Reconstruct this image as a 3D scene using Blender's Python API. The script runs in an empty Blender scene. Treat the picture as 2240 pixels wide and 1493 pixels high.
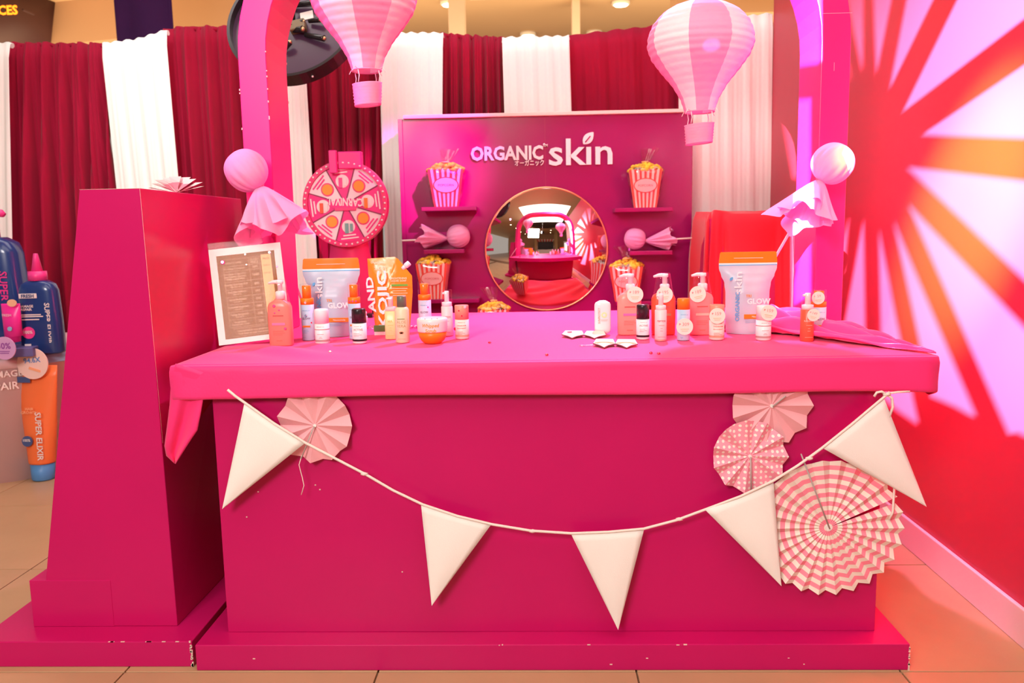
import bpy, bmesh, math, random
from mathutils import Vector, Matrix, Quaternion
random.seed(7)
PI = math.pi
SC = bpy.context.scene
COL = SC.collection

# ------------------------------------------------------------------ camera
EYE = 1.35
FPX, PITCH, YAW, ROLL = 1800.0, .1343, -.034, -.0187
W, H = 2240, 1493
_f = Vector((math.sin(YAW) * math.cos(PITCH), math.cos(YAW) * math.cos(PITCH), -math.sin(PITCH)))
_r = Vector((math.cos(YAW), -math.sin(YAW), 0))
_u = _r.cross(_f)
RR = math.cos(ROLL) * _r + math.sin(ROLL) * _u
UU = -math.sin(ROLL) * _r + math.cos(ROLL) * _u
CAM = Vector((0, 0, EYE))
cd = bpy.data.cameras.new('camera')
cam = bpy.data.objects.new('camera', cd)
COL.objects.link(cam)
cd.sensor_fit = 'HORIZONTAL'; cd.sensor_width = 36
cd.lens = FPX / W * 36
cd.clip_start = .05; cd.clip_end = 100
cd.dof.use_dof = True; cd.dof.focus_distance = 2.75; cd.dof.aperture_fstop = 4.0
m = Matrix((RR, UU, -_f)).transposed().to_4x4(); m.translation = CAM
cam.matrix_world = m
SC.camera = cam
SC.view_settings.view_transform = 'Standard'; SC.view_settings.look = 'None'
SC.view_settings.exposure = 0.0; SC.view_settings.gamma = 1
SC.view_settings.use_curve_mapping = False

# measured photo points turned into real positions on a known plane
def ray(x, y): return _f + RR * ((x - W / 2) / FPX) - UU * ((y - H / 2) / FPX)
def atY(x, y, Y): d = ray(x, y); return CAM + d * (Y / d.y)
def atZ(x, y, Z): d = ray(x, y); return CAM + d * ((Z - EYE) / d.z)
def atX(x, y, X): d = ray(x, y); return CAM + d * (X / d.x)
def px(n, p): return n * (Vector(p) - CAM).dot(_f) / FPX       # n photo pixels at point p, in metres

# ------------------------------------------------------------------ world and lights
wd = bpy.data.worlds.new('mall'); SC.world = wd; wd.use_nodes = True
wd.node_tree.nodes['Background'].inputs[0].default_value = (1.0, .88, .79, 1)
wd.node_tree.nodes['Background'].inputs[1].default_value = .40

def look(o, tgt):
    o.rotation_euler = (Vector(tgt) - o.location).to_track_quat('-Z', 'Y').to_euler()
def area(name, loc, tgt, sx, sy, power, col):
    l = bpy.data.lights.new(name, 'AREA'); l.shape = 'RECTANGLE'; l.size = sx; l.size_y = sy
    l.energy = power; l.color = col
    o = bpy.data.objects.new(name, l); COL.objects.link(o); o.location = loc; look(o, tgt); return o
def spot(name, loc, tgt, deg, power, col, blend=.5, rad=.03):
    l = bpy.data.lights.new(name, 'SPOT'); l.spot_size = math.radians(deg); l.spot_blend = blend
    l.energy = power; l.color = col; l.shadow_soft_size = rad
    o = bpy.data.objects.new(name, l); COL.objects.link(o); o.location = loc; look(o, tgt); return o
WARM = (1.0, .92, .84)
area('bounced_flash', (-1.6, -2.4, 3.3), (.15, 3.2, .9), 1.5, 1.2, 215, (1.0, .93, .88))
area('hall_area_light', (0, .6, 4.3), (0, .8, 0), 4.0, 3.0, 110, WARM)
area('hall_area_light', (-1.2, 4.4, 4.3), (-1.2, 4.6, 0), 5.0, 1.6, 100, (1.0, .96, .92))
area('hall_area_light', (-1.5, 11.5, 2.6), (-1.5, 12.4, 4.4), 17.0, 2.0, 520, (1.0, .72, .42))  # added uplight behind the curtains, brightens the far ceiling; no such fixture
# stage lamps hung overhead, except the low purple uplight
spot('white_stage_lamp', (-2.0, 3.3, 3.9), (-2.75, 5.6, 1.95), 34, 210, (1.0, .97, .92), 1.0, .06)
spot('lilac_stage_lamp', (.6, 4.9, 3.9), (.25, 3.15, .96), 62, 850, (1.0, .32, .85), 1.0, .05)
spot('magenta_stage_lamp', (1.1, 2.2, 3.6), (-.72, 5.25, 1.72), 15, 2400, (1.0, .0, .85), 1.0, .05)
spot('magenta_stage_lamp', (-2.9, 1.6, 3.7), (-1.2, 3.2, 2.1), 26, 700, (1.0, .08, .62), 1.0, .05)
spot('purple_uplight', (-1.95, 4.0, 1.45), (-1.74, 4.5, 2.42), 18, 500, (.55, .10, 1.0), .7, .03)  # added low behind the tower, without a fixture, to tint the hanging disc
spot('warm_stage_lamp', (.1, 1.5, 2.95), (1.539, 3.02, 1.40), 19, 8000, (1.0, .60, .03), 1.0, .02)
GOBO = Vector((-.3, -1.0, 3.0)); GOBO_AIM = Vector((1.539, 3.05, 1.38))
spot('gobo_stage_lamp', GOBO, GOBO_AIM, 37, 52000, (1.0, .58, .74), 1.0, .0004)

# ------------------------------------------------------------------ materials
MATS = {}
def mat(name, col=(.8, .8, .8), rough=.5, metal=0, spec=.5, noise=0, nscale=8, bump=0, bscale=60, sheen=0,
        trans=0, ior=1.45, alpha=1, emit=None, estr=1, sub=0, coat=0):
    if name in MATS: return MATS[name]
    m = bpy.data.materials.new(name); m.use_nodes = True
    nt = m.node_tree; b = nt.nodes['Principled BSDF']
    b.inputs['Base Color'].default_value = (*col, 1)
    b.inputs['Roughness'].default_value = rough
    b.inputs['Metallic'].default_value = metal
    b.inputs['Specular IOR Level'].default_value = spec
    b.inputs['Sheen Weight'].default_value = sheen
    b.inputs['Transmission Weight'].default_value = trans
    b.inputs['IOR'].default_value = ior
    b.inputs['Alpha'].default_value = alpha
    b.inputs['Coat Weight'].default_value = coat
    if sub:
        b.inputs['Subsurface Weight'].default_value = sub
        b.inputs['Subsurface Radius'].default_value = (.01, .006, .006)
    if emit:
        b.inputs['Emission Color'].default_value = (*emit, 1); b.inputs['Emission Strength'].default_value = estr
    tc = nt.nodes.new('ShaderNodeTexCoord')
    n = nt.nodes.new('ShaderNodeTexNoise'); n.inputs['Scale'].default_value = nscale; n.inputs['Detail'].default_value = 4
    nt.links.new(tc.outputs['Object'], n.inputs['Vector'])
    mx = nt.nodes.new('ShaderNodeMix'); mx.data_type = 'RGBA'
    k = noise if noise else .04
    mx.inputs[6].default_value = (*[c * (1 - k) for c in col], 1)
    mx.inputs[7].default_value = (*[min(1, c * (1 + k)) for c in col], 1)
    nt.links.new(n.outputs['Fac'], mx.inputs[0]); nt.links.new(mx.outputs[2], b.inputs['Base Color'])
    if bump:
        n2 = nt.nodes.new('ShaderNodeTexNoise'); n2.inputs['Scale'].default_value = bscale
        nt.links.new(tc.outputs['Object'], n2.inputs['Vector'])
        bp = nt.nodes.new('ShaderNodeBump'); bp.inputs['Strength'].default_value = bump; bp.inputs['Distance'].default_value = .01
        nt.links.new(n2.outputs['Fac'], bp.inputs['Height']); nt.links.new(bp.outputs['Normal'], b.inputs['Normal'])
    MATS[name] = m
    return m
def clear(name, col=(1, 1, 1), rough=.06, amount=.96):
    """thin clear plastic film: mostly transparent with a glossy coat"""
    if name in MATS: return MATS[name]
    m = bpy.data.materials.new(name); m.use_nodes = True; nt = m.node_tree; nt.nodes.clear()
    o = nt.nodes.new('ShaderNodeOutputMaterial'); t = nt.nodes.new('ShaderNodeBsdfTransparent'); g = nt.nodes.new('ShaderNodeBsdfGlossy')
    t.inputs[0].default_value = (*col, 1); g.inputs['Roughness'].default_value = rough
    fr = nt.nodes.new('ShaderNodeLayerWeight'); fr.inputs[0].default_value = .5
    mp = nt.nodes.new('ShaderNodeMapRange'); mp.inputs[3].default_value = 1 - amount; mp.inputs[4].default_value = .40
    pw = nt.nodes.new('ShaderNodeMath'); pw.operation = 'POWER'; pw.inputs[1].default_value = 4.0
    nt.links.new(fr.outputs['Facing'], pw.inputs[0]); nt.links.new(pw.outputs[0], mp.inputs[0])
    x = nt.nodes.new('ShaderNodeMixShader'); nt.links.new(mp.outputs[0], x.inputs[0])
    nt.links.new(t.outputs[0], x.inputs[1]); nt.links.new(g.outputs[0], x.inputs[2]); nt.links.new(x.outputs[0], o.inputs[0])
    MATS[name] = m; return m
def paper(name, col, trans=.35, bump=.15, bscale=40):
    """thin paper that lets some light through"""
    if name in MATS: return MATS[name]
    m = mat(name, col, .8, bump=bump, bscale=bscale, noise=.05, nscale=14)
    nt = m.node_tree; b = nt.nodes['Principled BSDF']; o = nt.nodes['Material Output']
    t = nt.nodes.new('ShaderNodeBsdfTranslucent'); t.inputs[0].default_value = (*col, 1)
    x = nt.nodes.new('ShaderNodeMixShader'); x.inputs[0].default_value = trans
    nt.links.new(b.outputs[0], x.inputs[1]); nt.links.new(t.outputs[0], x.inputs[2]); nt.links.new(x.outputs[0], o.inputs[0])
    return m
def dots(name, base, dot, scale):
    if name in MATS: return MATS[name]
    m = mat(name, base, .8)
    nt = m.node_tree; b = nt.nodes['Principled BSDF']
    v = nt.nodes.new('ShaderNodeTexVoronoi'); v.inputs['Scale'].default_value = scale; v.inputs['Randomness'].default_value = .25
    v.voronoi_dimensions = '2D'
    tc = nt.nodes.new('ShaderNodeTexCoord'); mpn = nt.nodes.new('ShaderNodeMapping'); mpn.inputs['Rotation'].default_value = (PI / 2, 0, 0)
    nt.links.new(tc.outputs['Object'], mpn.inputs[0]); nt.links.new(mpn.outputs[0], v.inputs['Vector'])
    lt = nt.nodes.new('ShaderNodeMath'); lt.operation = 'LESS_THAN'; lt.inputs[1].default_value = .26
    nt.links.new(v.outputs['Distance'], lt.inputs[0])
    mx = nt.nodes.new('ShaderNodeMix'); mx.data_type = 'RGBA'; mx.inputs[6].default_value = (*base, 1); mx.inputs[7].default_value = (*dot, 1)
    nt.links.new(lt.outputs[0], mx.inputs[0]); nt.links.new(mx.outputs[2], b.inputs['Base Color'])
    return m

MAG = mat('magenta_paint', (.54, .006, .115), .30, noise=.06, nscale=3, bump=.03, bscale=5, spec=.35)
ARCHM = mat('hot_pink_paint', (.76, .016, .20), .38, noise=.04, nscale=3)
CLOTH = mat('pink_tablecloth', (.93, .026, .20), .62, sheen=.15, noise=.05, nscale=5, bump=.06, bscale=140)
SATIN = mat('pink_satin', (.92, .07, .36), .22, sheen=.5, noise=.05, nscale=6)
REDCLOTH = mat('red_cloth', (.78, .006, .03), .7, sheen=.3, noise=.08, nscale=5, bump=.06, bscale=120)
CRIM = mat('crimson_curtain', (.32, .004, .032), .8, spec=.15, sheen=.08, noise=.12, nscale=3, bump=.05, bscale=150)
CREAM = mat('ivory_curtain', (.90, .87, .83), .8, sheen=.1, noise=.03, nscale=3, bump=.05, bscale=150)
PANEL = mat('glossy_magenta_board', (.30, .005, .105), .22, noise=.08, nscale=2, bump=.05, bscale=3, spec=.4)
REDWALL = mat('red_wall_paint', (.52, .034, .075), .42, noise=.05, nscale=2, bump=.05, bscale=9)
WHITE = mat('white_plastic', (.86, .84, .82), .35)
WPAPER = mat('white_paper', (.88, .84, .80), .9, spec=.1, bump=.03, bscale=30)
FLAGM = mat('white_felt', (.90, .84, .78), .9, bump=.08, bscale=300)
BLACK = mat('black_plastic', (.018, .014, .016), .22)
ORANGE = mat('orange_plastic', (.95, .22, .01), .35)
PALEBLUE = mat('pale_blue_label', (.44, .62, .80), .35)
SALMON = mat('salmon_lotion', (.93, .25, .20), .3, sub=.15)
CORAL = mat('coral_plastic', (.90, .12, .06), .3)
PINKP = mat('pink_plastic', (.86, .05, .30), .35)
NAVY = mat('navy_plastic', (.014, .045, .20), .25, coat=.3)
STEEL = mat('steel', (.7, .68, .66), .25, metal=1)
LILACP = paper('lilac_paper', (.93, .50, .76), .30)
CLEAR = clear('clear_plastic')
ACRYL = clear('acrylic_sheet', (.97, .98, .98), .03, .998)
CELLO = clear('cellophane_film', (.98, .95, .93), .12, .93)
GREY = mat('grey_print', (.30, .27, .27), .6)
GOLD = mat('pale_gold_print', (.95, .72, .52), .9, spec=.1)

# ------------------------------------------------------------------ mesh helpers
def lnk(name, me, mats=None, parent=None):
    o = bpy.data.objects.new(name, me); COL.objects.link(o)
    if mats is not None:
        for mm in (mats if isinstance(mats, (list, tuple)) else [mats]): me.materials.append(mm)
    if parent: o.parent = parent
    return o
def tag(o, label, cat, group=None):
    o['label'] = label; o['category'] = cat
    if group: o['group'] = group
    return o
def thing(name, label, cat, loc=(0, 0, 0), rotz=0, group=None):
    o = bpy.data.objects.new(name, None); COL.objects.link(o)
    o.empty_display_size = .05; o.location = loc; o.rotation_euler = (0, 0, rotz)
    return tag(o, label, cat, group)
def struct(o): o['kind'] = 'structure'; return o

class MB:
    def __init__(s): s.v = []; s.f = []; s.m = []; s.smooth = []
    def add(s, vs, fs, mi=0, sm=False):
        n = len(s.v); s.v += [Vector(v) for v in vs]
        for f in fs: s.f.append([i + n for i in f]); s.m.append(mi); s.smooth.append(sm)
        return s
    def box(s, c, d, mi=0, rot=None, bev=0):
        bm = bmesh.new(); bmesh.ops.create_cube(bm, size=1)
        bmesh.ops.scale(bm, vec=d, verts=bm.verts)
        if bev: bmesh.ops.bevel(bm, geom=list(bm.edges), offset=min(bev, .45 * min(d)), segments=2, profile=.5, affect='EDGES')
        if rot is not None: bmesh.ops.rotate(bm, cent=(0, 0, 0), matrix=rot, verts=bm.verts)
        bm.verts.ensure_lookup_table()
        s.add([v.co + Vector(c) for v in bm.verts], [[v.index for v in f.verts] for f in bm.faces], mi); bm.free(); return s
    def loft(s, prof, seg=32, power=2.0, mi=0, cap=True, sm=True, c=(0, 0, 0), a0=0, mats=None):
        """stacked superellipse rings: prof = [(z, rx, ry)]"""
        n = len(prof); vs = []
        for z, rx, ry in prof:
            for i in range(seg):
                a = a0 + 2 * PI * i / seg; ca, sa = math.cos(a), math.sin(a)
                e = 2 / power
                vs.append(Vector(c) + Vector((math.copysign(abs(ca) ** e, ca) * rx, math.copysign(abs(sa) ** e, sa) * ry, z)))
        base = len(s.v); s.v += vs
        for k in range(n - 1):
            for i in range(seg):
                j = (i + 1) % seg
                s.f.append([base + k * seg + i, base + k * seg + j, base + (k + 1) * seg + j, base + (k + 1) * seg + i])
                s.m.append(mats[k] if mats else mi); s.smooth.append(sm)
        if cap:
            s.f.append([base + i for i in range(seg)][::-1]); s.m.append(mats[0] if mats else mi); s.smooth.append(False)
            s.f.append([base + (n - 1) * seg + i for i in range(seg)]); s.m.append(mats[-1] if mats else mi); s.smooth.append(False)
        return s
    def tube(s, pts, r, seg=8, mi=0, cap=True):
        pts = [Vector(p) for p in pts]; n = len(pts); base = len(s.v); up = None
        for k, p in enumerate(pts):
            t = (pts[min(k + 1, n - 1)] - pts[max(k - 1, 0)]).normalized()
            if up is None:
                up = t.orthogonal().normalized()
            up = (up - t * up.dot(t)).normalized(); sd = t.cross(up)
            rr = r[k] if isinstance(r, (list, tuple)) else r
            for i in range(seg):
                a = 2 * PI * i / seg; s.v.append(p + (up * math.cos(a) + sd * math.sin(a)) * rr)
        for k in range(n - 1):
            for i in range(seg):
                j = (i + 1) % seg
                s.f.append([base + k * seg + i, base + k * seg + j, base + (k + 1) * seg + j, base + (k + 1) * seg + i]); s.m.append(mi); s.smooth.append(True)
        if cap:
            s.f.append([base + i for i in range(seg)][::-1]); s.m.append(mi); s.smooth.append(False)
            s.f.append([base + (n - 1) * seg + i for i in range(seg)]); s.m.append(mi); s.smooth.append(False)
        return s
    def prism(s, poly, off, mi=0):
        """planar polygon (3-D points) extruded by the vector off"""
        n = len(poly); a = [Vector(p) for p in poly]; b = [p + Vector(off) for p in a]
        s.add(a + b, [list(range(n)), [n + i for i in range(n)][::-1]] + [[i, n + i, n + (i + 1) % n, (i + 1) % n] for i in range(n)], mi); return s
    def grid(s, fn, nu, nv, mi=0, sm=True, wrapu=False):
        base = len(s.v)
        for j in range(nv + 1):
            for i in range(nu + (0 if wrapu else 1)): s.v.append(Vector(fn(i / nu, j / nv)))
        w = nu if wrapu else nu + 1
        for j in range(nv):
            for i in range(nu):
                i2 = (i + 1) % w
                s.f.append([base + j * w + i, base + j * w + i2, base + (j + 1) * w + i2, base + (j + 1) * w + i])
                s.m.append(mi(i / nu, j / nv) if callable(mi) else mi); s.smooth.append(sm)
        return s
    def ico(s, c, r, sub=1, mi=0, sc=(1, 1, 1), sm=True):
        bm = bmesh.new(); bmesh.ops.create_icosphere(bm, subdivisions=sub, radius=1)
        bm.verts.ensure_lookup_table()
        s.add([Vector(c) + Vector((v.co.x * r * sc[0], v.co.y * r * sc[1], v.co.z * r * sc[2])) for v in bm.verts], [[v.index for v in f.verts] for f in bm.faces], mi, sm); bm.free(); return s
    def disc(s, c, r, th, seg=32, mi=0, ry=None):
        """disc standing upright facing -Y, thickness th towards +Y"""
        c = Vector(c); ry = ry or r
        return s.prism([c + Vector((math.cos(2 * PI * i / seg) * r, 0, math.sin(2 * PI * i / seg) * ry)) for i in range(seg)], (0, th, 0), mi)
    def xf(s, M):
        s.v = [M @ v for v in s.v]; return s
    def build(s, name, mats, parent=None, world=False, solid=0, fixn=True):
        off = parent.location if (world and parent) else Vector((0, 0, 0))
        me = bpy.data.meshes.new(name)
        me.from_pydata([tuple(v - off) for v in s.v], [], s.f)
        me.polygons.foreach_set('material_index', s.m); me.polygons.foreach_set('use_smooth', s.smooth)
        if fixn:
            bm = bmesh.new(); bm.from_mesh(me); bmesh.ops.recalc_face_normals(bm, faces=bm.faces); bm.to_mesh(me); bm.free()
        o = lnk(name, me, mats, parent)
        if solid:
            md = o.modifiers.new('thickness', 'SOLIDIFY'); md.thickness = solid; md.offset = 0
        return o

_tc = {}
def text_mesh(body, bold, shear=0):
    key = (body, bold, shear)
    if key not in _tc:
        c = bpy.data.curves.new('lettering', 'FONT'); c.body = body; c.size = 1; c.offset = bold; c.resolution_u = 2
        c.align_x = 'CENTER'; c.shear = shear; c.space_line = .95
        o = bpy.data.objects.new('lettering', c); COL.objects.link(o)
        dg = bpy.context.evaluated_depsgraph_get(); dg.update()
        me = bpy.data.meshes.new_from_object(o.evaluated_get(dg))
        vs = [v.co.copy() for v in me.vertices]; fs = [list(p.vertices) for p in me.polygons]
        bpy.data.objects.remove(o); bpy.data.meshes.remove(me); bpy.data.curves.remove(c)
        if vs:
            x0 = min(v.x for v in vs); x1 = max(v.x for v in vs); y0 = min(v.y for v in vs); y1 = max(v.y for v in vs)
            vs = [((v.x - (x0 + x1) / 2), (v.y - (y0 + y1) / 2)) for v in vs]; dim = (x1 - x0, y1 - y0)
        else: dim = (1, 1)
        _tc[key] = (vs, fs, dim)
    return _tc[key]
def text(body, c, m, parent, w=None, h=None, R=None, bold=0, rot=0, shear=0, M=None, name='lettering', depth=.0006):
    """flat lettering facing -Y centred on c (local); R bends it round an upright cylinder through c"""
    vs, fs, dim = text_mesh(body, bold, shear)
    if w and h: kx, ky = w / dim[0], h / dim[1]
    elif w: kx = ky = w / dim[0]
    else: kx = ky = h / dim[1]
    c = Vector(c); out = []
    cr, sr = math.cos(rot), math.sin(rot)
    for x, y in vs:
        x, y = x * kx, y * ky; x, y = x * cr - y * sr, x * sr + y * cr
        if R: out.append(Vector((c.x + R * math.sin(x / R), c.y + R * (1 - math.cos(x / R)), c.z + y)))
        else: out.append(Vector((c.x + x, c.y, c.z + y)))
    b = MB(); n = len(out)
    b.add(out, fs)
    if M is not None: b.xf(M)
    return b.build(name, m, parent, fixn=False)

# ------------------------------------------------------------------ the setting
TILE = mat('sandstone_tile', (.50, .30, .16), .35, noise=.16, nscale=3.5, bump=.03, bscale=20)
GROUT = mat('tile_joint', (.20, .11, .06), .8)
fl = struct(MB().box((0, 3, -.03), (24, 36, .04)).build('floor', GROUT))
tme = None
for i in range(-6, 4):
    for j in range(-1, 5):
        if tme is None:
            o = MB().box((0, 0, 0), (.795, .795, .012), bev=.002).build('tile', TILE, fl); tme = o.data
        else:
            o = lnk('tile', tme, None, fl)
        o.location = (1.083 + .8 * i + .4 - .8, 2.38 + .8 * j + .4, -.006)
far = MB()
far.box((0, -4.2, -.008), (24, 10, .012)); far.box((0, 13.7, -.008), (24, 14.6, .012))
far.box((8.1, 4, -.008), (11.1, 4.9, .012)); far.box((-8.4, 4, -.008), (7, 4.9, .012))
fo = far.build('distant_tiling', TILE, fl)

CEIL = mat('tan_ceiling', (.62, .42, .24), .8, noise=.05, nscale=.6)
TAN = mat('tan_bulkhead', (.55, .34, .20), .8, noise=.05, nscale=1)
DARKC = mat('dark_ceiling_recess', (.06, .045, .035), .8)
ce = struct(MB().box((0, 4, 4.9), (26, 40, .2)).build('ceiling', CEIL))
b = MB(); b.box((-1.1, 12.1, 4.2), (.22, .3, 1.2)); b.box((.62, 13.2, 4.2), (.12, .3, 1.3)); b.box((-.15, 12.4, 4.75), (1.6, .4, .1))
struct(b.build('trim_1', mat('pale_bulkhead', (.78, .62, .48), .8)))
b = MB(); b.box((2.7, 12.2, 4.5), (1.5, .6, .5)); struct(b.build('trim_2', TAN))
b = MB(); b.box((3.6, 10.5, 4.35), (3.0, .5, .35), rot=Matrix.Rotation(.5, 3, 'Z')); struct(b.build('trim_3', TAN))
b = MB(); b.box((-6.2, 12.5, 4.5), (5.0, .5, .6), rot=Matrix.Rotation(-.25, 3, 'Z')); struct(b.build('trim_4', TAN))
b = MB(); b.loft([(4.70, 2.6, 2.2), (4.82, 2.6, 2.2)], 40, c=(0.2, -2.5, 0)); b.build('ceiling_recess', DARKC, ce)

# downlights
DL_RIM = mat('downlight_trim', (.85, .8, .7), .5)
DL_EM = mat('downlight_lens', (1, .95, .85), .4, emit=(1, .84, .55), estr=14)
dl0 = None
def downlight(p, label, r=.12):
    global dl0
    t = thing('downlight', label, 'ceiling light', (p[0], p[1], p[2]), 0, 'round ceiling downlights')
    if dl0 is None:
        a = MB().loft([(-.06, .12, .12), (-.05, .14, .14), (0, .14, .14)], 20).build('trim', DL_RIM, t)
        c = MB().loft([(-.07, .10, .10), (-.055, .115, .115)], 20).build('lens', DL_EM, t); dl0 = (a, c)
    else:
        for q in dl0: c = q.copy(); COL.objects.link(c); c.parent = t
    t.scale = (r / .12,) * 3
    return t
for (x, y, zc, lab) in ((200, 57, 4.8, 'round downlight above the white curtain, left of the dark purple banner'),
                        (60, 96, 4.8, 'round downlight just over the leftmost crimson curtain'),
                        (1155, 71, 4.8, 'small round downlight over the white middle curtain, left one of the pair'),
                        (1300, 68, 4.8, 'small round downlight over the magenta curtain, right one of the pair'),
                        (983, 2, 4.8, 'big round downlight cut by the top of the photo beside the left balloon'),
                        (1358, 2, 4.8, 'round downlight at the top edge above the pair of small ones')):
    p = atZ(x, y, zc); downlight(p, lab, .12)
for k in range(22):
    x = -5 + (k % 6) * 2.0 + random.uniform(-.3, .3); y = -1.5 - (k // 6) * 2.2 + random.uniform(-.3, .3)
    if (x - .2) ** 2 / 7.5 + (y + 2.5) ** 2 / 5.5 < 1: continue
    downlight((x, y, 4.8), 'round downlight on the ceiling behind the photographer, seen only in the mirror', .1)

# shop fascia with lit letters, hanging banner
FASC = mat('dark_brown_fascia', (.075, .03, .03), .5)
p = atY(-120, 0, 11.5)
t = thing('shop_fascia', 'dark curved shop fascia with glowing orange letters at top left', 'sign', (p.x, 11.5, 3.7))
b = MB(); c0 = atY(-180, 20, 11.5)
b.loft([(3.95, 1.6, 1.2), (4.2, 1.85, 1.3), (4.795, 2.0, 1.4)], 40, c=(c0.x - .62, 12.5, 0)); b.build('fascia_board', FASC, t, world=True)
LEDO = mat('orange_led_letter', (1, .35, .02), .5, emit=(1, .22, .01), estr=3.2)
q = atY(17, 22, 11.0)
text('CES', Vector((q.x + .0, 11.0, q.z)) - t.location, LEDO, t, h=.12, bold=.03)
for dx in (-.35, .2): MB().box((q.x + dx, 11.12, q.z), (.02, .24, .02)).build('letter_bracket', FASC, t, world=True)
PURP = mat('dark_purple_fabric', (.10, .025, .19), .8, noise=.2, nscale=3)
a, c = atY(252, 40, 9.0), atY(378, 60, 9.0)
t = thing('hanging_banner', 'dark purple fabric banner hanging behind the white curtain', 'banner', ((a.x + c.x) / 2, 9, 2.6))
MB().grid(lambda u, v: (a.x + (c.x - a.x) * u, 9 + .03 * math.sin(u * 9), 2.4 + v * 2.4), 16, 6).build('cloth', PURP, t, world=True, solid=.01)
MB().tube([(a.x - .05, 9, 4.79), (c.x + .05, 9, 4.79)], .02).build('rod', STEEL, t, world=True)

# far hall behind the photographer (only the convex mirror sees it)
b = MB(); b.box((0, -9.6, 2.4), (22, .2, 4.8)); struct(b.build('wall_back', TAN))
for k, x in enumerate((-2.0, 2.2)):
    t = thing('hall_column', ('tan hall column left of the opposite stall, in the mirror', 'tan hall column right of the opposite stall, in the mirror')[k], 'column', (x, -7, 0))
    MB().loft([(0, .42, .42), (.15, .42, .42), (.16, .36, .36), (4.8, .34, .34)], 28).build('shaft', mat('column_tan', (.62, .42, .22), .6), t)
t = thing('market_stall', 'opposite stall with white counter and striped awning, in the mirror', 'stall', (0, -6.2, 0))
MB().box((0, 0, .5), (3.2, .8, 1.0), bev=.02).build('counter', WHITE, t)
MB().box((0, -1.0, 1.4), (3.2, .08, 2.8), bev=.01).build('back_board', mat('black_board', (.03, .025, .03), .4), t)
for k in range(12):
    MB().box((-1.5 + k * .27, -.2, 2.72), (.25, 1.7, .05), rot=Matrix.Rotation(.15, 3, 'X')).build('awning_strip', REDCLOTH if k % 2 == 0 else CREAM, t)
for x in (-1.55, 1.55): MB().tube([(x, .55, 0), (x, .55, 2.75)], .03).build('post', STEEL, t)
t = thing('shop_booth', 'bright white shop front across the hall, in the mirror', 'shop', (5.5, -6.5, 0))
MB().box((0, 0, 1.3), (3.6, .3, 2.6), bev=.05).build('wall_panel', WHITE, t)
MB().box((0, .17, 1.45), (3.2, .05, 1.6), bev=.01).build('lit_display', mat('lit_display', (1, .95, .9), .5, emit=(1, .93, .85), estr=2.0), t)

# right wall and its baseboard
WX = 1.539
b = MB(); b.box((WX + .04, 3.55, 1.6), (.08, 4.1, 3.2)); wr = struct(b.build('wall_right', REDWALL))
b = MB(); b.box((WX - .008, 3.55, .062), (.016, 4.1, .125), bev=.004)
struct(b.build('baseboard_right', mat('baseboard_white', (.80, .62, .66), .4)))

# gobo projector: a lamp behind a cut plate throws the sunburst on the red wall
rays_px = [  # lower openings stop at the wall's shadow edge, shaped into the plate
    [(1973, 247), (2108, -30), (2320, -20)],
    [(2016, 295), (2300, 102), (2300, 304)],
    [(1983, 365), (2300, 404), (2300, 666)],
    [(1985, 445), (2300, 780), (2300, 968), (2240, 954), (2228, 947), (2207, 950)],
    [(1953, 479), (2137, 914), (2118, 906), (2090, 890), (2062, 878), (2037, 868)],
    [(1922, 497), (1961, 700), (1995, 860), (2010, 930), (1965, 900), (1930, 870)],
    [(1889, 475), (1893, 760), (1838, 760)],
    [(1858, 468), (1846, 600), (1831, 580)],
    [(1945, 199), (2006, -120), (2100, -120)],
    [(1917, 165), (1907, -120), (1974, -120)],
    [(1887, 160), (1850, -20), (1889, -120)],
    [(1866, 192), (1838, 90), (1850, 110)],
]
XIN = 1.055
post_px = [[(1737, 216), (1773, 214), (1772, 420), (1737, 600)], [(1737, 618), (1773, 432), (1773, 640), (1737, 664)], [(1700, -60), (1796, -60), (1796, 132), (1740, 142)]]  # openings added to the plate to light the arch post's inner face
ax = (GOBO_AIM - GOBO).normalized(); ux = ax.cross(Vector((0, 0, 1))).normalized(); uy = ux.cross(ax)
PD = .16
def to_plate(p):
    d = p - GOBO; k = PD / d.dot(ax); return Vector((d.dot(ux) * k, d.dot(uy) * k, 0))
cu = bpy.data.curves.new('gobo_plate', 'CURVE'); cu.dimensions = '2D'; cu.fill_mode = 'BOTH'; cu.extrude = .0004
def spl(pts):
    s = cu.splines.new('POLY'); s.points.add(len(pts) - 1); s.use_cyclic_u = True
    for q, p in zip(s.points, pts): q.co = (p.x, p.y, 0, 1)
S = .12
spl([Vector((-S, -S, 0)), Vector((S, -S, 0)), Vector((S, S, 0)), Vector((-S, S, 0))])
for pl in rays_px: spl([to_plate(atX(x, y, WX)) for x, y in pl])
for pl in post_px: spl([to_plate(atX(x, y, XIN)) for x, y in pl])
t = thing('stage_projector', 'black stage projector hung from the ceiling behind the photographer', 'projector', GOBO)
tmp = bpy.data.objects.new('gobo_plate', cu); COL.objects.link(tmp)
dg = bpy.context.evaluated_depsgraph_get(); dg.update()
pme = bpy.data.meshes.new_from_object(tmp.evaluated_get(dg)); bpy.data.objects.remove(tmp)
fr = Matrix((ux, uy, -ax)).transposed().to_4x4(); fr.translation = ax * PD
pme.transform(fr); pme.materials.clear()
lnk('gobo_plate', pme, BLACK, t)
Mh = Matrix((ux, uy, -ax)).transposed().to_4x4()
b = MB()
for sx in (-1, 1): b.box((sx * .123, 0, -.06), (.006, .25, .22)); b.box((0, sx * .123, -.06), (.25, .006, .22))
b.box((0, 0, .10), (.25, .25, .10), bev=.01); b.xf(Mh).build('housing', BLACK, t)
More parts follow.
